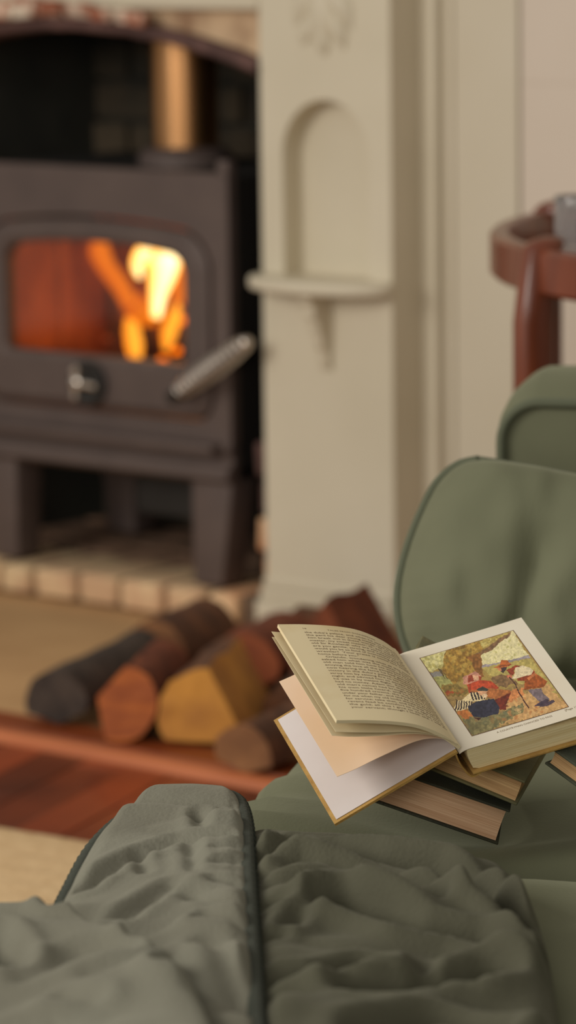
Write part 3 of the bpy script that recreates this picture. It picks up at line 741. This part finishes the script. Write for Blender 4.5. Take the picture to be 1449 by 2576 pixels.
def closed_book(label, fr_, W_, L_, T_, cloth, pages, spine='far', concave=.006, rnd=.0):
    """frame origin: near corner of the lower board; a runs along the visible long edge, b across, n up.
    The spine lies on the far side of b ('far') or on the near side ('near'); the fore-edge is hollow."""
    o, a, b, n = fr_; inv = lm(o, a, b, n); f = lambda x, y, z: o + a*x + b*y + n*z
    root = thing('book', label, 'book', o)
    bt = .0028; sq = .0035
    # covers
    mb = MB(); F3 = lambda q: f(*q)
    mb.rbox((0, 0, 0), (L_, W_, bt), .0012, 1, F3); mb.rbox((0, 0, T_-bt), (L_, W_, T_), .0012, 1, F3)
    ys = W_ if spine == 'far' else 0; sg = 1 if spine == 'far' else -1
    sec = [(ys + sg*.007*sin(pi*k/10), T_*(k/10)) for k in range(11)]; sec2 = [(y-sg*.0022, z) for y, z in sec]
    poly = sec + [(y, min(max(z, .001), T_-.001)) for y, z in sec2[::-1]]
    mb.prism(poly, 0, L_, lambda y, z, x: f(x, y, z))
    mb.build('cover', cloth, root, smooth=True, angle=40, local=inv)
    # page block: hollow fore-edge, rounded back
    sec = []
    yf, yb = (sq, W_-.001) if spine == 'far' else (W_-sq, .001)
    for k in range(13): t = k/12; sec.append((yf + sg*concave*sin(pi*t)**.8, bt+.0002+(T_-2*bt-.0004)*t))
    for k in range(13): t = 1-k/12; sec.append((yb + sg*.004*sin(pi*t), bt+.0002+(T_-2*bt-.0004)*t))
    mb = MB().prism(sec, sq, L_-sq, lambda y, z, x: f(x, y, z))
    mb.build('page_block', pages, root, local=inv)
    return root
# lowest book: long hollow fore-edge toward the camera
closed_book('thick green book with tan page edges, lowest of the stack', bookframe(934, 2017, 3.665, (311, 107, -8), (20, -88, 330)), .135, .131, .0385, 'book_cloth_green', 'pages_tan', 'far', .009)
closed_book('worn olive book lying on the thick green one, rounded corner', bookframe(1062, 1930, 3.665, (238, 96, -40), (85, -63, 190)), .125, .1, .0285, 'book_cloth_olive', 'pages_brown', 'far', .004)
closed_book('dark teal book tilted at the right edge of the stack', bookframe(1369, 1922, 3.624, (84, 60, -62), (95, -52, 150)), .12, .115, .021, 'book_cloth_teal', 'pages_brown', 'far', .003)
closed_book('dull olive book poking out behind the open book beside the cushion', bookframe(1021, 1686, 3.78, (150, 80, -4), (24, -37, 150)), .08, .10, .016, 'book_cloth_olive', 'pages_brown', 'far', .003)

# ---- the open book
ew = Vector((.94624, -.26079, .19136)).normalized(); eb = Vector((-.2947, -.4512, .84236)); eb = (eb - ew*eb.dot(ew)).normalized(); en = ew.cross(eb)
BW, BB, BN = cv(*ew), cv(*eb), cv(*en)
if BN.z < 0: BN = -BN
BO = atd(1169.5, 1888, 3.575); PX = 3.6/F
BK = lambda w_, b_, n_: BO + BW*w_ + BB*b_ + BN*n_
inv = lm(BO, BW, BB, BN)
ob = thing('open_book', 'old open illustrated story book lying face up on the stack of books', 'book', BK(.03, .08, -.03))
ewx, ewy, enx, eny = ew.x, ew.y, en.x*(1 if cv(*en).z > 0 else -1), en.y*(1 if cv(*en).z > 0 else -1)
def wn(px, py):
    """near-end profile point: photographed offset from the gutter to (across, up) in the book's own section"""
    x, y = (px-1169.5)*PX, (py-1888)*PX; det = ewx*eny-enx*ewy
    return ((x*eny-enx*y)/det, (ewx*y-x*ewy)/det)
PH = .1905            # page height
def sheet(pts, b0, b1, th, name, mt, parent, ns=5, fan=None):
    """a leaf: section curve (across, up) drawn from b0 to b1 along the spine, th thick"""
    c = [(p.x, p.y) for p in cat_rom([(a, b, 0) for a, b in pts], ns)]
    mb = MB(); nB = 10; top = []; bot = []
    nrm = []
    for i in range(len(c)):
        d = Vector((c[min(i+1, len(c)-1)][0]-c[max(i-1, 0)][0], c[min(i+1, len(c)-1)][1]-c[max(i-1, 0)][1])); d.normalize(); nr_ = Vector((-d.y, d.x)); nrm.append(nr_ if nr_.y >= 0 else -nr_)
    for k in range(nB+1):
        t = k/nB; b = b0+(b1-b0)*t; rt = []; rb_ = []
        for i, (x, y) in enumerate(c):
            s = i/(len(c)-1); dx, dy = fan(s, t) if fan else (0, 0)
            rt.append(BK(x+dx, b, y+dy)); rb_.append(BK(x+dx-nrm[i].x*th, b, y+dy-nrm[i].y*th))
        top.append(rt); bot.append(rb_)
    nC = len(c)
    mb.grid(top); mb.grid(bot)
    mb.grid([top[0], bot[0]]); mb.grid([top[-1], bot[-1]]); mb.grid([[r[0] for r in top], [r[0] for r in bot]]); mb.grid([[r[-1] for r in top], [r[-1] for r in bot]])
    return mb.build(name, mt, parent, smooth=True, angle=45, local=inv), c
# right half: board, page block, plate leaf
TH = .0235
mb = MB().rbox((.004, -.004, -TH-.0045), (.1335, PH+.004, -TH-.0015), .001, 1, lambda q: BK(*q)); mb.build('cover_board', 'book_cloth_ochre', ob, smooth=True, local=inv)
sec = [(.002, -.0015), (.006, .0), (.02, -.0005), (.06, -.0012), (.1, -.003), (.1265, -.0055), (.126, -.012), (.1275, -TH+.003), (.127, -TH-.0012), (.012, -TH-.0012), (.006, -TH+.001), (.0035, -TH*.6), (.002, -TH*.3)]
MB().prism(sec, .0005, PH-.0005, lambda a, b, d: BK(a, d, b)).build('page_block', 'pages_cream', ob, local=inv)
plate_c = [(-.006, -.0015), (-.001, .0004), (.006, .0012), (.02, .0012), (.06, .0016), (.1, .0022), (.1289, .003)]
plate, pc = sheet(plate_c, -.0005, PH, .0004, 'plate_leaf', 'paper_plate', ob, 6)
# spine cloth from right board to left board
lw = wn(1146, 1884)
sp_c = [(.012, -TH-.004), (.003, -TH-.0052), (-.004, -TH*.75), (-.0075, -TH*.35), (lw[0]-.001, lw[1]-.0005)]
sheet(sp_c, -.003, PH+.003, .0016, 'spine', 'book_cloth_ochre', ob, 5)
# left cover with its endpaper
cf = [wn(1146, 1884), wn(1044, 1944), wn(840, 2065)]
cov, _ = sheet(cf, -.004, PH+.0045, .0026, 'cover_board', 'book_cloth_ochre', ob, 6)
cf2 = [(x_, y_+.0003) for x_, y_ in (wn(1146, 1883), wn(1044, 1943), wn(848, 2059))]
sheet(cf2, .0, PH+.0005, .0002, 'endpaper', 'paper_lilac', ob, 6)
# fanned leaves
sheet([wn(1150, 1876), wn(1112, 1857), wn(1050, 1861), wn(960, 1899), wn(896, 1930), wn(850, 1949)], .001, PH, .00035, 'flyleaf', 'paper_pink', ob, 6, lambda s, t: (.0, -.003*s*t))
sheet([wn(1153, 1874), wn(1100, 1851), wn(1040, 1843), wn(960, 1846), wn(890, 1847), wn(836, 1843)], .001, PH-.0005, .0003, 'leaf', 'paper', ob, 6, lambda s, t: (-.001*s*t, .003*s*t))
sheet([wn(1154, 1873), wn(1100, 1849), wn(1040, 1838), wn(960, 1838), wn(890, 1836), wn(846, 1834)], .001, PH-.0005, .0003, 'leaf', 'paper', ob, 6, lambda s, t: (-.005*s*t, .0065*s*t))
tx_pts = [wn(1160, 1880), wn(1118, 1850), wn(1060, 1824), wn(1000, 1812), wn(920, 1806), wn(848, 1805)]
tp, tcv = sheet(tx_pts, .001, PH, .0034, 'text_leaves', 'paper', ob, 8)

def text_mesh(body, size):
    cu = bpy.data.curves.new('t', 'FONT'); cu.body = body; cu.size = size; cu.resolution_u = 2; cu.fill_mode = 'FRONT'
    o = bpy.data.objects.new('t', cu); C.objects.link(o); bpy.context.view_layer.update()
    me = o.evaluated_get(bpy.context.evaluated_depsgraph_get()).to_mesh()
    v = [(p.co.x, p.co.y) for p in me.vertices]; f = [tuple(p.vertices) for p in me.polygons]
    bpy.data.objects.remove(o); bpy.data.curves.remove(cu)
    return v, f
# arc length table of the text page, from the outer edge to the gutter
tl_ = [(x, y) for x, y in tcv][::-1]; cum = [0]
for p, q in zip(tl_, tl_[1:]): cum.append(cum[-1]+sqrt((p[0]-q[0])**2+(p[1]-q[1])**2))
def on_page(s, b, lift=.00018):
    s = max(0, min(cum[-1]-1e-6, s)); k = max(i for i in range(len(cum)) if cum[i] <= s); k = min(k, len(cum)-2)
    t = (s-cum[k])/(cum[k+1]-cum[k]); p, q = tl_[k], tl_[k+1]; d = Vector((q[0]-p[0], q[1]-p[1])).normalized(); nr_ = Vector((-d.y, d.x))
    if nr_.y < 0: nr_ = -nr_
    return BK(p[0]+(q[0]-p[0])*t+nr_.x*lift, b, p[1]+(q[1]-p[1])*t+nr_.y*lift)
PAGE = """the duke's palace, and when he saw Orlando,
the peril his dear young master was in made
him break out in these words: "O, my gentle
master, my sweet master; O, you memory of
old Sir Rowland! why are you virtuous? why
are you gentle, strong, and valiant? and why
would you be so fond of overcoming the famous
wrestler?  Your praise is come too swiftly
*home before you."
>Orlando, wondering what all this meant,
asked him what was the matter. Then the
old man told him how his wicked brother,
envying the love all the people bore him, and
now hearing the fame he had gained by his
victory in the duke's palace, intended to de-
stroy him by setting fire to his chamber that
night; and advised him to escape the danger
he was in by instant flight.  Knowing Orlando
had no money, Adam (for that was the good
old man's name) had brought out with him
his own little hoard, and he said, "I have
five hundred crowns, the thrifty hire I saved
under your father, and laid by to be provision
for me when my old limbs should become unfit
for service; take that, and He that doth the
ravens feed be comfort to my age! Here is
the gold; all this I give to you; let me be
your servant; though I look old, I will do""".split('\n')
mb = MB(); s0, s1_ = .0225, cum[-1]-.008; b_top = PH*.905; pitch = PH*.0288
def put(mb, body, sa, sb, b, size, just=True):
    v, f = text_mesh(body, 1.0); wd = max(p[0] for p in v); k = (sb-sa)/wd if just else size*1.25
    mb.add([on_page(sa+x*k, b+y*size) for x, y in v], [q for q in f])
for i, ln in enumerate(PAGE):
    sa = s0; j = True
    if ln[0] == '>': ln = ln[1:]; sa += .006
    if ln[0] == '*': ln = ln[1:]; j = False
    put(mb, ln, sa, s1_, b_top-i*pitch, .0046, j)
put(mb, '16', s0, 0, PH*.948, .0036, False)
mb.build('printed_text', 'ink', tp, local=inv)
mb = MB(); put(mb, 'TALES FROM SHAKESPEARE', s0+.026, s1_-.028, PH*.94, .0034); mb.build('running_head', 'ink_pale', tp, local=inv)

# ---- coloured plate on the right page: paint laid on the leaf as a colour per point of a fine print
def plate_at(w_, b_, lift):
    k = max([i for i in range(len(pc)) if pc[i][0] <= w_] or [0]); k = min(k, len(pc)-2)
    t = (w_-pc[k][0])/(pc[k+1][0]-pc[k][0]); return BK(w_, b_, pc[k][1]+(pc[k+1][1]-pc[k][1])*t+lift)
QW, QH = 150, 190
TL, TR, BR_, BL = (108, 345), (912, 93), (1403, 762), (548, 976)
s_, t_ = np.meshgrid((np.arange(QW)+.5)/QW, (np.arange(QH)+.5)/QH)
X = (1-s_)*(1-t_)*TL[0]+s_*(1-t_)*TR[0]+s_*t_*BR_[0]+(1-s_)*t_*BL[0]
Yp = (1-s_)*(1-t_)*TL[1]+s_*(1-t_)*TR[1]+s_*t_*BR_[1]+(1-s_)*t_*BL[1]
img = np.zeros((QH, QW, 3)); img[:] = (158, 134, 74)
def vnoise(sc, seed):
    r_ = np.random.RandomState(seed); g = r_.rand(64, 64); x, y = X/sc, Yp/sc
    xi, yi = np.floor(x).astype(int), np.floor(y).astype(int); fx_, fy_ = x-xi, y-yi; fx_ = fx_*fx_*(3-2*fx_); fy_ = fy_*fy_*(3-2*fy_)
    gg = lambda a, b: g[b % 64, a % 64]
    return (gg(xi, yi)*(1-fx_)+gg(xi+1, yi)*fx_)*(1-fy_)+(gg(xi, yi+1)*(1-fx_)+gg(xi+1, yi+1)*fx_)*fy_
jx, jy = (vnoise(22, 3)-.5)*10, (vnoise(22, 4)-.5)*10
def inside(poly, jit=1.0):
    px, py = X+jx*jit, Yp+jy*jit; res = np.zeros(X.shape, bool); n_ = len(poly)
    for i in range(n_):
        (x0, y0), (x1, y1) = poly[i], poly[(i+1) % n_]
        if y0 == y1: continue
        res ^= ((y0 > py) != (y1 > py)) & (px < (x1-x0)*(py-y0)/(y1-y0)+x0)
    return res
def paint(poly, col, jit=.6, var=.14, sc=16, seed=1):
    k = inside(poly, jit); n_ = 1+(vnoise(sc, seed)-.5)*2*var
    img[k] = (np.array(col)[None, None, :]*n_[:, :, None])[k]
def dabs(poly, cols, cnt, r0_, r1_, seed):
    r_ = np.random.RandomState(seed); k = inside(poly, 2.0)
    xs_ = [p[0] for p in poly]; ys_ = [p[1] for p in poly]
    for _ in range(cnt):
        cx, cy = r_.uniform(min(xs_), max(xs_)), r_.uniform(min(ys_), max(ys_)); rr = r_.uniform(r0_, r1_); a = r_.uniform(0, pi); e = r_.uniform(.35, .8)
        dx, dy = X-cx, Yp-cy; u_, v_ = dx*cos(a)+dy*sin(a), -dx*sin(a)+dy*cos(a)
        kk = k & ((u_/rr)**2+(v_/(rr*e))**2 < 1)
        img[kk] = img[kk]*.5 + np.array(cols[r_.randint(len(cols))])*.5
UL = [(100, 350), (400, 250), (370, 340), (300, 420), (190, 470)]
paint(UL, (196, 188, 128), 2); dabs(UL, [(150, 140, 70), (214, 206, 160), (176, 164, 90)], 90, 8, 22, 11)
TREE = [(330, 270), (660, 180), (670, 300), (640, 420), (665, 500), (520, 480), (400, 570), (270, 570), (300, 450)]
paint(TREE, (152, 118, 52), 3, .2); dabs(TREE, [(120, 88, 40), (178, 144, 70), (134, 118, 58), (190, 160, 84), (104, 76, 36)], 260, 8, 26, 12)
SKY = [(640, 310), (750, 230), (912, 93), (1030, 300), (1066, 330), (900, 370), (760, 400), (655, 415)]
paint(SKY, (212, 202, 154), 2, .07); dabs(SKY, [(160, 156, 84), (222, 212, 168), (186, 178, 108)], 130, 6, 16, 13)
TOPF = [(630, 195), (860, 110), (860, 135), (740, 200), (650, 260)]
paint(TOPF, (178, 158, 88), 2); dabs(TOPF, [(140, 120, 60), (204, 190, 124)], 60, 6, 18, 14)
paint([(590, 300), (680, 255), (760, 190), (860, 130), (905, 105), (865, 160), (790, 212), (740, 262), (655, 305), (610, 345)], (124, 94, 66), 1.2, .2)
paint([(500, 330), (640, 300), (650, 420), (664, 505), (600, 470), (560, 380)], (128, 86, 44), 1.5, .22)
paint([(650, 395), (760, 385), (900, 355), (1050, 315), (1068, 338), (920, 367), (780, 412), (650, 418)], (148, 138, 140), 1)
paint([(200, 466), (300, 450), (312, 492), (224, 504)], (130, 126, 120), 1)
paint([(650, 417), (920, 369), (1066, 340), (1130, 420), (1320, 650), (1000, 570), (700, 480)], (172, 156, 90), 1.5, .12)
paint([(224, 504), (330, 490), (400, 560), (330, 630), (285, 600)], (158, 156, 96), 1.5)
BUSH = [(290, 570), (420, 555), (540, 610), (490, 660), (420, 700), (340, 650)]
paint(BUSH, (134, 112, 58), 2, .2); dabs(BUSH, [(110, 96, 48), (160, 136, 70), (154, 84, 46)], 80, 6, 18, 15)
paint([(320, 622), (400, 606), (416, 626), (345, 648)], (156, 78, 44), 2)
paint([(720, 500), (900, 480), (960, 560), (840, 590), (740, 560)], (126, 98, 66), 3, .2)
GR = [(330, 650), (480, 660), (700, 640), (1000, 560), (1403, 762), (960, 880), (548, 976), (430, 790)]
paint(GR, (150, 124, 76), 2, .16)
paint([(850, 690), (1000, 640), (1210, 565), (1403, 762), (1130, 830), (800, 890), (830, 800)], (190, 150, 98), 3, .12)
GL = [(430, 790), (560, 830), (800, 790), (1000, 720), (1010, 790), (850, 860), (700, 940), (548, 976)]
paint(GL, (122, 114, 76), 3, .2); dabs(GL, [(96, 94, 66), (150, 136, 92), (140, 108, 66), (110, 112, 84)], 170, 8, 24, 16)
paint([(420, 785), (510, 755), (560, 815), (480, 850)], (182, 112, 58), 2.5)
paint([(790, 625), (1010, 600), (1010, 650), (890, 710)], (194, 126, 76), 2.5)
dabs([(800, 640), (1403, 700), (1390, 770), (960, 880), (800, 880)], [(206, 170, 118), (164, 124, 80), (176, 112, 64)], 110, 8, 22, 17)
for pl, cl in (([(300, 425), (345, 520), (352, 518)], (90, 76, 52)), ([(330, 520), (300, 440), (260, 425)], (90, 76, 52))): paint(pl, cl, .4)
# two figures seated under the tree
paint([(485, 500), (590, 452), (645, 488), (630, 522), (530, 560), (485, 560)], (190, 134, 112))
paint([(528, 492), (566, 478), (580, 532), (528, 545)], (150, 66, 44)); paint([(562, 485), (616, 490), (622, 522), (578, 528)], (212, 166, 130), .3, .08)
paint([(618, 490), (645, 495), (640, 525), (620, 525)], (142, 62, 40), .3)
paint([(518, 562), (620, 525), (720, 533), (800, 592), (745, 612), (620, 600), (535, 640)], (170, 68, 40), .8, .2)
paint([(535, 612), (700, 592), (900, 616), (895, 650), (790, 690), (690, 668), (600, 650)], (166, 102, 56), .8, .18)
paint([(756, 690), (905, 626), (868, 700), (850, 735), (882, 745), (850, 750), (856, 770), (800, 774), (762, 742)], (108, 44, 30), .8, .2)
paint([(460, 700), (540, 632), (640, 620), (695, 650), (665, 694), (540, 706)], (218, 198, 152), .5, .06)
for k in range(5): paint([(545+k*26, 628-k*2), (557+k*26, 626-k*2), (580+k*24, 690-k*2), (566+k*24, 694-k*2)], (52, 42, 40), .8)
SK = [(402, 752), (440, 690), (540, 700), (570, 735), (480, 772), (410, 778)]
paint(SK, (214, 194, 150), .4, .06)
for k in range(7): paint([(420+k*22, 690+k*2), (431+k*22, 690+k*2), (424+k*22, 776-k*5), (412+k*22, 778-k*5)], (54, 44, 42), 1.4)
paint([(598, 604), (650, 578), (704, 600), (694, 618), (620, 614)], (58, 60, 54), .4); paint([(610, 616), (694, 616), (672, 652), (622, 652)], (206, 156, 118), .4, .08)
paint([(518, 745), (600, 702), (745, 678), (795, 752), (782, 802), (640, 832), (568, 822)], (48, 48, 62), .8, .2)
paint([(560, 826), (640, 836), (612, 852)], (70, 38, 34), .4); paint([(650, 640), (690, 636), (684, 670), (656, 672)], (216, 186, 150), .4)
# stooping man with a stick
paint([(742, 418), (800, 402), (815, 356), (866, 358), (905, 396), (862, 416), (790, 428)], (172, 94, 46), .4)
paint([(800, 404), (898, 392), (902, 400), (802, 414)], (124, 64, 36), .3)
paint([(786, 428), (864, 414), (856, 440), (832, 470), (800, 444)], (62, 48, 48), .5); paint([(780, 424), (808, 424), (822, 450), (790, 444)], (194, 128, 88), .3)
paint([(856, 444), (930, 404), (985, 408), (925, 445), (932, 472), (902, 494), (880, 466)], (132, 58, 36), .6, .2)
paint([(935, 424), (1000, 406), (1060, 420), (1096, 452), (1072, 494), (960, 512), (905, 518), (932, 472)], (210, 194, 158), .5, .07)
paint([(948, 514), (1080, 482), (1100, 440), (1116, 482), (1040, 532), (958, 536)], (140, 64, 36), .5, .2)
paint([(1018, 534), (1112, 472), (1218, 546), (1184, 592), (1092, 602), (1010, 612)], (152, 80, 36), .6, .22)
paint([(1036, 514), (1112, 464), (1118, 488), (1050, 532)], (190, 114, 68), .4); paint([(858, 486), (902, 478), (912, 510), (870, 508)], (190, 112, 82), .4)
paint([(1048, 612), (1160, 600), (1182, 650), (1234, 690), (1160, 724), (1090, 662)], (116, 102, 106), .6, .16)
paint([(1096, 745), (1150, 714), (1200, 690), (1234, 700), (1182, 742), (1120, 748)], (70, 58, 72), .5, .16); paint([(1138, 756), (1200, 716), (1266, 700), (1282, 714), (1222, 746)], (76, 62, 74), .5, .16)
for (x0, y0), (x1, y1) in (((884, 500), (938, 572)), ((938, 572), (986, 668)), ((986, 668), (1052, 762))):
    paint([(x0-4, y0), (x0+5, y0-3), (x1+5, y1-3), (x1-4, y1)], (72, 44, 38), .6)
img *= (1+(vnoise(7, 21)-.5)*.16)[:, :, None]
bd = (s_ < .008) | (s_ > .992) | (t_ < .006) | (t_ > .994); img[bd] = (96, 62, 42)
img = np.clip(img*1.07, 0, 255)/255; imgl = np.where(img <= .04045, img/12.92, ((img+.055)/1.055)**2.4)
# plate position on the leaf (corner points in the page's own measure)
pw0, pw1, pb0, pb1 = .0135, .1138, .0175, .173
vs = [tuple(inv @ plate_at(pw0+(pw1-pw0)*i/QW, pb1-(pb1-pb0)*j/QH, .0002)) for j in range(QH+1) for i in range(QW+1)]
fsq = [(j*(QW+1)+i, (j+1)*(QW+1)+i, (j+1)*(QW+1)+i+1, j*(QW+1)+i+1) for j in range(QH) for i in range(QW)]
me = bpy.data.meshes.new('colour_plate'); me.from_pydata(vs, [], fsq)
ca = me.color_attributes.new('print', 'FLOAT_COLOR', 'CORNER')
cols = np.repeat(np.concatenate([imgl.reshape(-1, 3), np.ones((QW*QH, 1))], 1), 4, axis=0).astype(np.float32)
ca.data.foreach_set('color', cols.ravel())
pm = mat('plate_print', (200, 180, 140), .6); at_ = pm.node_tree.nodes.new('ShaderNodeAttribute'); at_.attribute_name = 'print'
pm.node_tree.links.new(at_.outputs['Color'], pm.node_tree.nodes['Principled BSDF'].inputs['Base Color'])
me.materials.append(pm)
cp = bpy.data.objects.new('colour_plate', me); C.objects.link(cp); cp.matrix_world = inv.inverted(); child(cp, plate)
cp['label'] = 'printed colour picture of a stooping man and two seated figures'
mb = MB()
for body, wa, wb_, b in (('A COUNTRYMAN CHANCED TO PASS', .037, .094, .0105), ('[Page 12', .108, .121, .0125)):
    v, f = text_mesh(body, 1.0); wd = max(p[0] for p in v); k = (wb_-wa)/wd
    mb.add([plate_at(wa+x*k, b+y*k*1.15, .0002) for x, y in v], f)
mb.build('caption', 'ink_pale', plate, local=inv)

# ================================================================== QUILTED THROW
th = thing('quilted_throw', 'grey green quilted throw heaped over the near end of the sofa', 'throw', S(.2, -.5, .43))
def su(p):
    rel = p - S(0, 0, 0); a, b = rel.dot(R0), rel.dot(HD); return a*.956-b*.292, a*.292+b*.956
def puff(p, seed=0):
    """padded cloth: soft hollows of uneven size"""
    u, v = p; wv = nz((u*5, v*5, seed+9))*.05
    a = nz((u*3.4+v*1.5, (v+wv)*12-u*2.6, seed), 1.0); b = nz((u*14+v*6, v*26-u*9, seed+4), 1.0); c = nz((u*40, v*55, seed+6))
    return (abs(a)*1.7-.4)*.017 + b*.0028 + c*.0007
def seg_dist(x, y, a, b):
    dx, dy = b[0]-a[0], b[1]-a[1]; t = max(0, min(1, ((x-a[0])*dx+(y-a[1])*dy)/(dx*dx+dy*dy+1e-12))); return sqrt((x-a[0]-dx*t)**2+(y-a[1]-dy*t)**2)
def panel(left, right, n, cols, lift, seed, name, mt, creases, edge_r=.2, hang=.05, zc=.48):
    """heaped cloth between two outlines given as (pixel, pixel, height) on the real seat heights; creases are lines pressed into it"""
    Lc = [onZ(*p) for p in cat_rom(left, n)]; Rc = [onZ(*p) for p in cat_rom(right, n)]; P = []
    cr = [([su(onZ(x, y, zc)) for x, y in pts], wd, dp) for pts, wd, dp in creases]
    N_ = len(Lc)
    for i in range(N_):
        row = []; ti = i/(N_-1)
        for j in range(cols+1):
            s = j/cols; p = Lc[i].lerp(Rc[i], s)
            e = min(s, 1-s)/edge_r; et = ti/edge_r*.8; k = min(1, e); kt = min(1, et)
            up = lift*sqrt(max(0, 1-(1-k)**2))*sqrt(max(0, 1-(1-kt)**2))
            u, v = su(p); h_ = puff((u, v), seed)
            for pts, wd, dp in cr:
                d = min(seg_dist(u, v, a, b) for a, b in zip(pts, pts[1:]))
                if d < wd*4: h_ += dp*(1.35 if dp > .0115 else .8)*(-math.exp(-(d/wd)**2) + .45*math.exp(-((d-wd*2)/wd)**2))
            q = p + UP*(up + h_*min(1, k*2)*min(1, kt*1.6))
            if u > -.035: q.z = max(q.z, .4455)
            row.append(q)
        P.append(row)
    def down(r):
        return [p - UP*max(.004, min(hang, (p.z-.442) if su(p)[0] > -.03 else hang)) for p in r]
    P = [down(P[0])] + P + [down(P[-1])]
    P = [down(r[:1]) + r + down(r[-1:]) for r in P]
    o = MB().grid(P).build(name, mt, th, smooth=True)
    return o, P
CR_ = [([(640, 2150), (740, 2130), (830, 2137), (950, 2158), (1080, 2172), (1180, 2215), (1250, 2262)], .013, .020),
       ([(850, 2262), (930, 2285), (1040, 2318), (1180, 2330), (1290, 2358), (1375, 2390)], .015, .024),
       ([(980, 2240), (1090, 2260)], .011, .012), ([(655, 2455), (800, 2448), (910, 2420)], .015, .018),
       ([(900, 2480), (1050, 2470), (1150, 2458), (1235, 2430)], .016, .022), ([(1240, 2255), (1330, 2290), (1362, 2330)], .012, .018),
       ([(950, 2600), (1090, 2560), (1220, 2590)], .018, .02), ([(640, 2200), (760, 2178)], .010, .010), ([(720, 2320), (790, 2262)], .009, .010),
       ([(640, 2350), (700, 2340)], .008, .010), ([(1060, 2420), (1080, 2480)], .009, .008), ([(640, 2270), (720, 2262)], .008, .009)]
b1, P1 = panel([(628, 2100, .455), (630, 2160, .46), (634, 2250, .46), (640, 2350, .46), (648, 2460, .46), (656, 2590, .46), (664, 2780, .46)],
               [(1105, 2152, .447), (1240, 2210, .447), (1322, 2280, .447), (1366, 2365, .447), (1390, 2465, .447), (1408, 2595, .447), (1420, 2785, .447)], 16, 110, .022, 1, 'folded_panel', 'quilt', CR_, .12)
CF_ = [([(210, 2215), (270, 2175), (350, 2140), (450, 2120), (570, 2122)], .009, .011), ([(300, 2300), (370, 2265), (430, 2232)], .009, .010),
       ([(480, 2130), (490, 2200)], .007, .006), ([(500, 2065), (506, 2095)], .007, .009), ([(545, 2155), (612, 2148)], .007, .009), ([(540, 2190), (612, 2180)], .007, .009),
       ([(540, 2232), (615, 2245)], .007, .008), ([(520, 2335), (615, 2350)], .010, .012), ([(350, 2140), (362, 2190)], .006, .005), ([(520, 2390), (560, 2450), (620, 2560)], .012, .01), ([(460, 2250), (560, 2290)], .009, .006)]
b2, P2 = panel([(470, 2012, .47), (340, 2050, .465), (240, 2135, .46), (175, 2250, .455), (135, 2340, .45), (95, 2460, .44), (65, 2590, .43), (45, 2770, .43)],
               [(556, 2006, .475), (598, 2024, .475), (616, 2085, .475), (622, 2190, .475), (628, 2310, .475), (636, 2440, .475), (646, 2590, .475), (660, 2770, .475)], 16, 80, .020, 2, 'turned_back_flap', 'quilt_lit', CF_, .14)
CN_ = [([(-20, 2395), (10, 2420), (30, 2450)], .012, .015), ([(150, 2345), (195, 2318)], .010, .012), ([(360, 2425), (480, 2435)], .010, .012), ([(440, 2520), (530, 2505)], .012, .014),
       ([(160, 2545), (230, 2560)], .010, .01), ([(60, 2480), (200, 2440), (330, 2450)], .012, .008), ([(240, 2500), (400, 2470)], .012, .007)]
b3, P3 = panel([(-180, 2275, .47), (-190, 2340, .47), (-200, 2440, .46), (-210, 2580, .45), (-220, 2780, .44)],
               [(120, 2318, .485), (300, 2375, .49), (430, 2440, .49), (520, 2560, .49), (600, 2780, .485)], 16, 70, .022, 3, 'near_fold', 'quilt_lit', CN_, .16)
# stitched binding along the flap
rim = [r[1] for r in P2][1:-1]; rimt = P2[1][1:-1]; rimr = [r[-2] for r in P2][1:-1]
bpath = rim[::-1] + rimt[1:-1] + rimr
MB().tube([p + UP*.002 for p in bpath], .0076, 10).build('binding', 'quilt_edge', th, smooth=True)
mb = MB(); acc = 0
for p, q in zip(bpath, bpath[1:]):
    acc += (q-p).length
    if acc > .0105:
        acc = 0; t = (q-p).normalized(); s = t.cross(UP).normalized(); ring = []
        for k in range(9):
            a = pi*k/8*1.3-.5; ring.append(p + t*(.0035*(k/8-.5)) + (s*cos(a)+UP*sin(a))*.0084)
        mb.tube(ring, .0013, 5)
mb.build('whip_stitches', 'quilt_edge', th, smooth=True, kind='stuff')
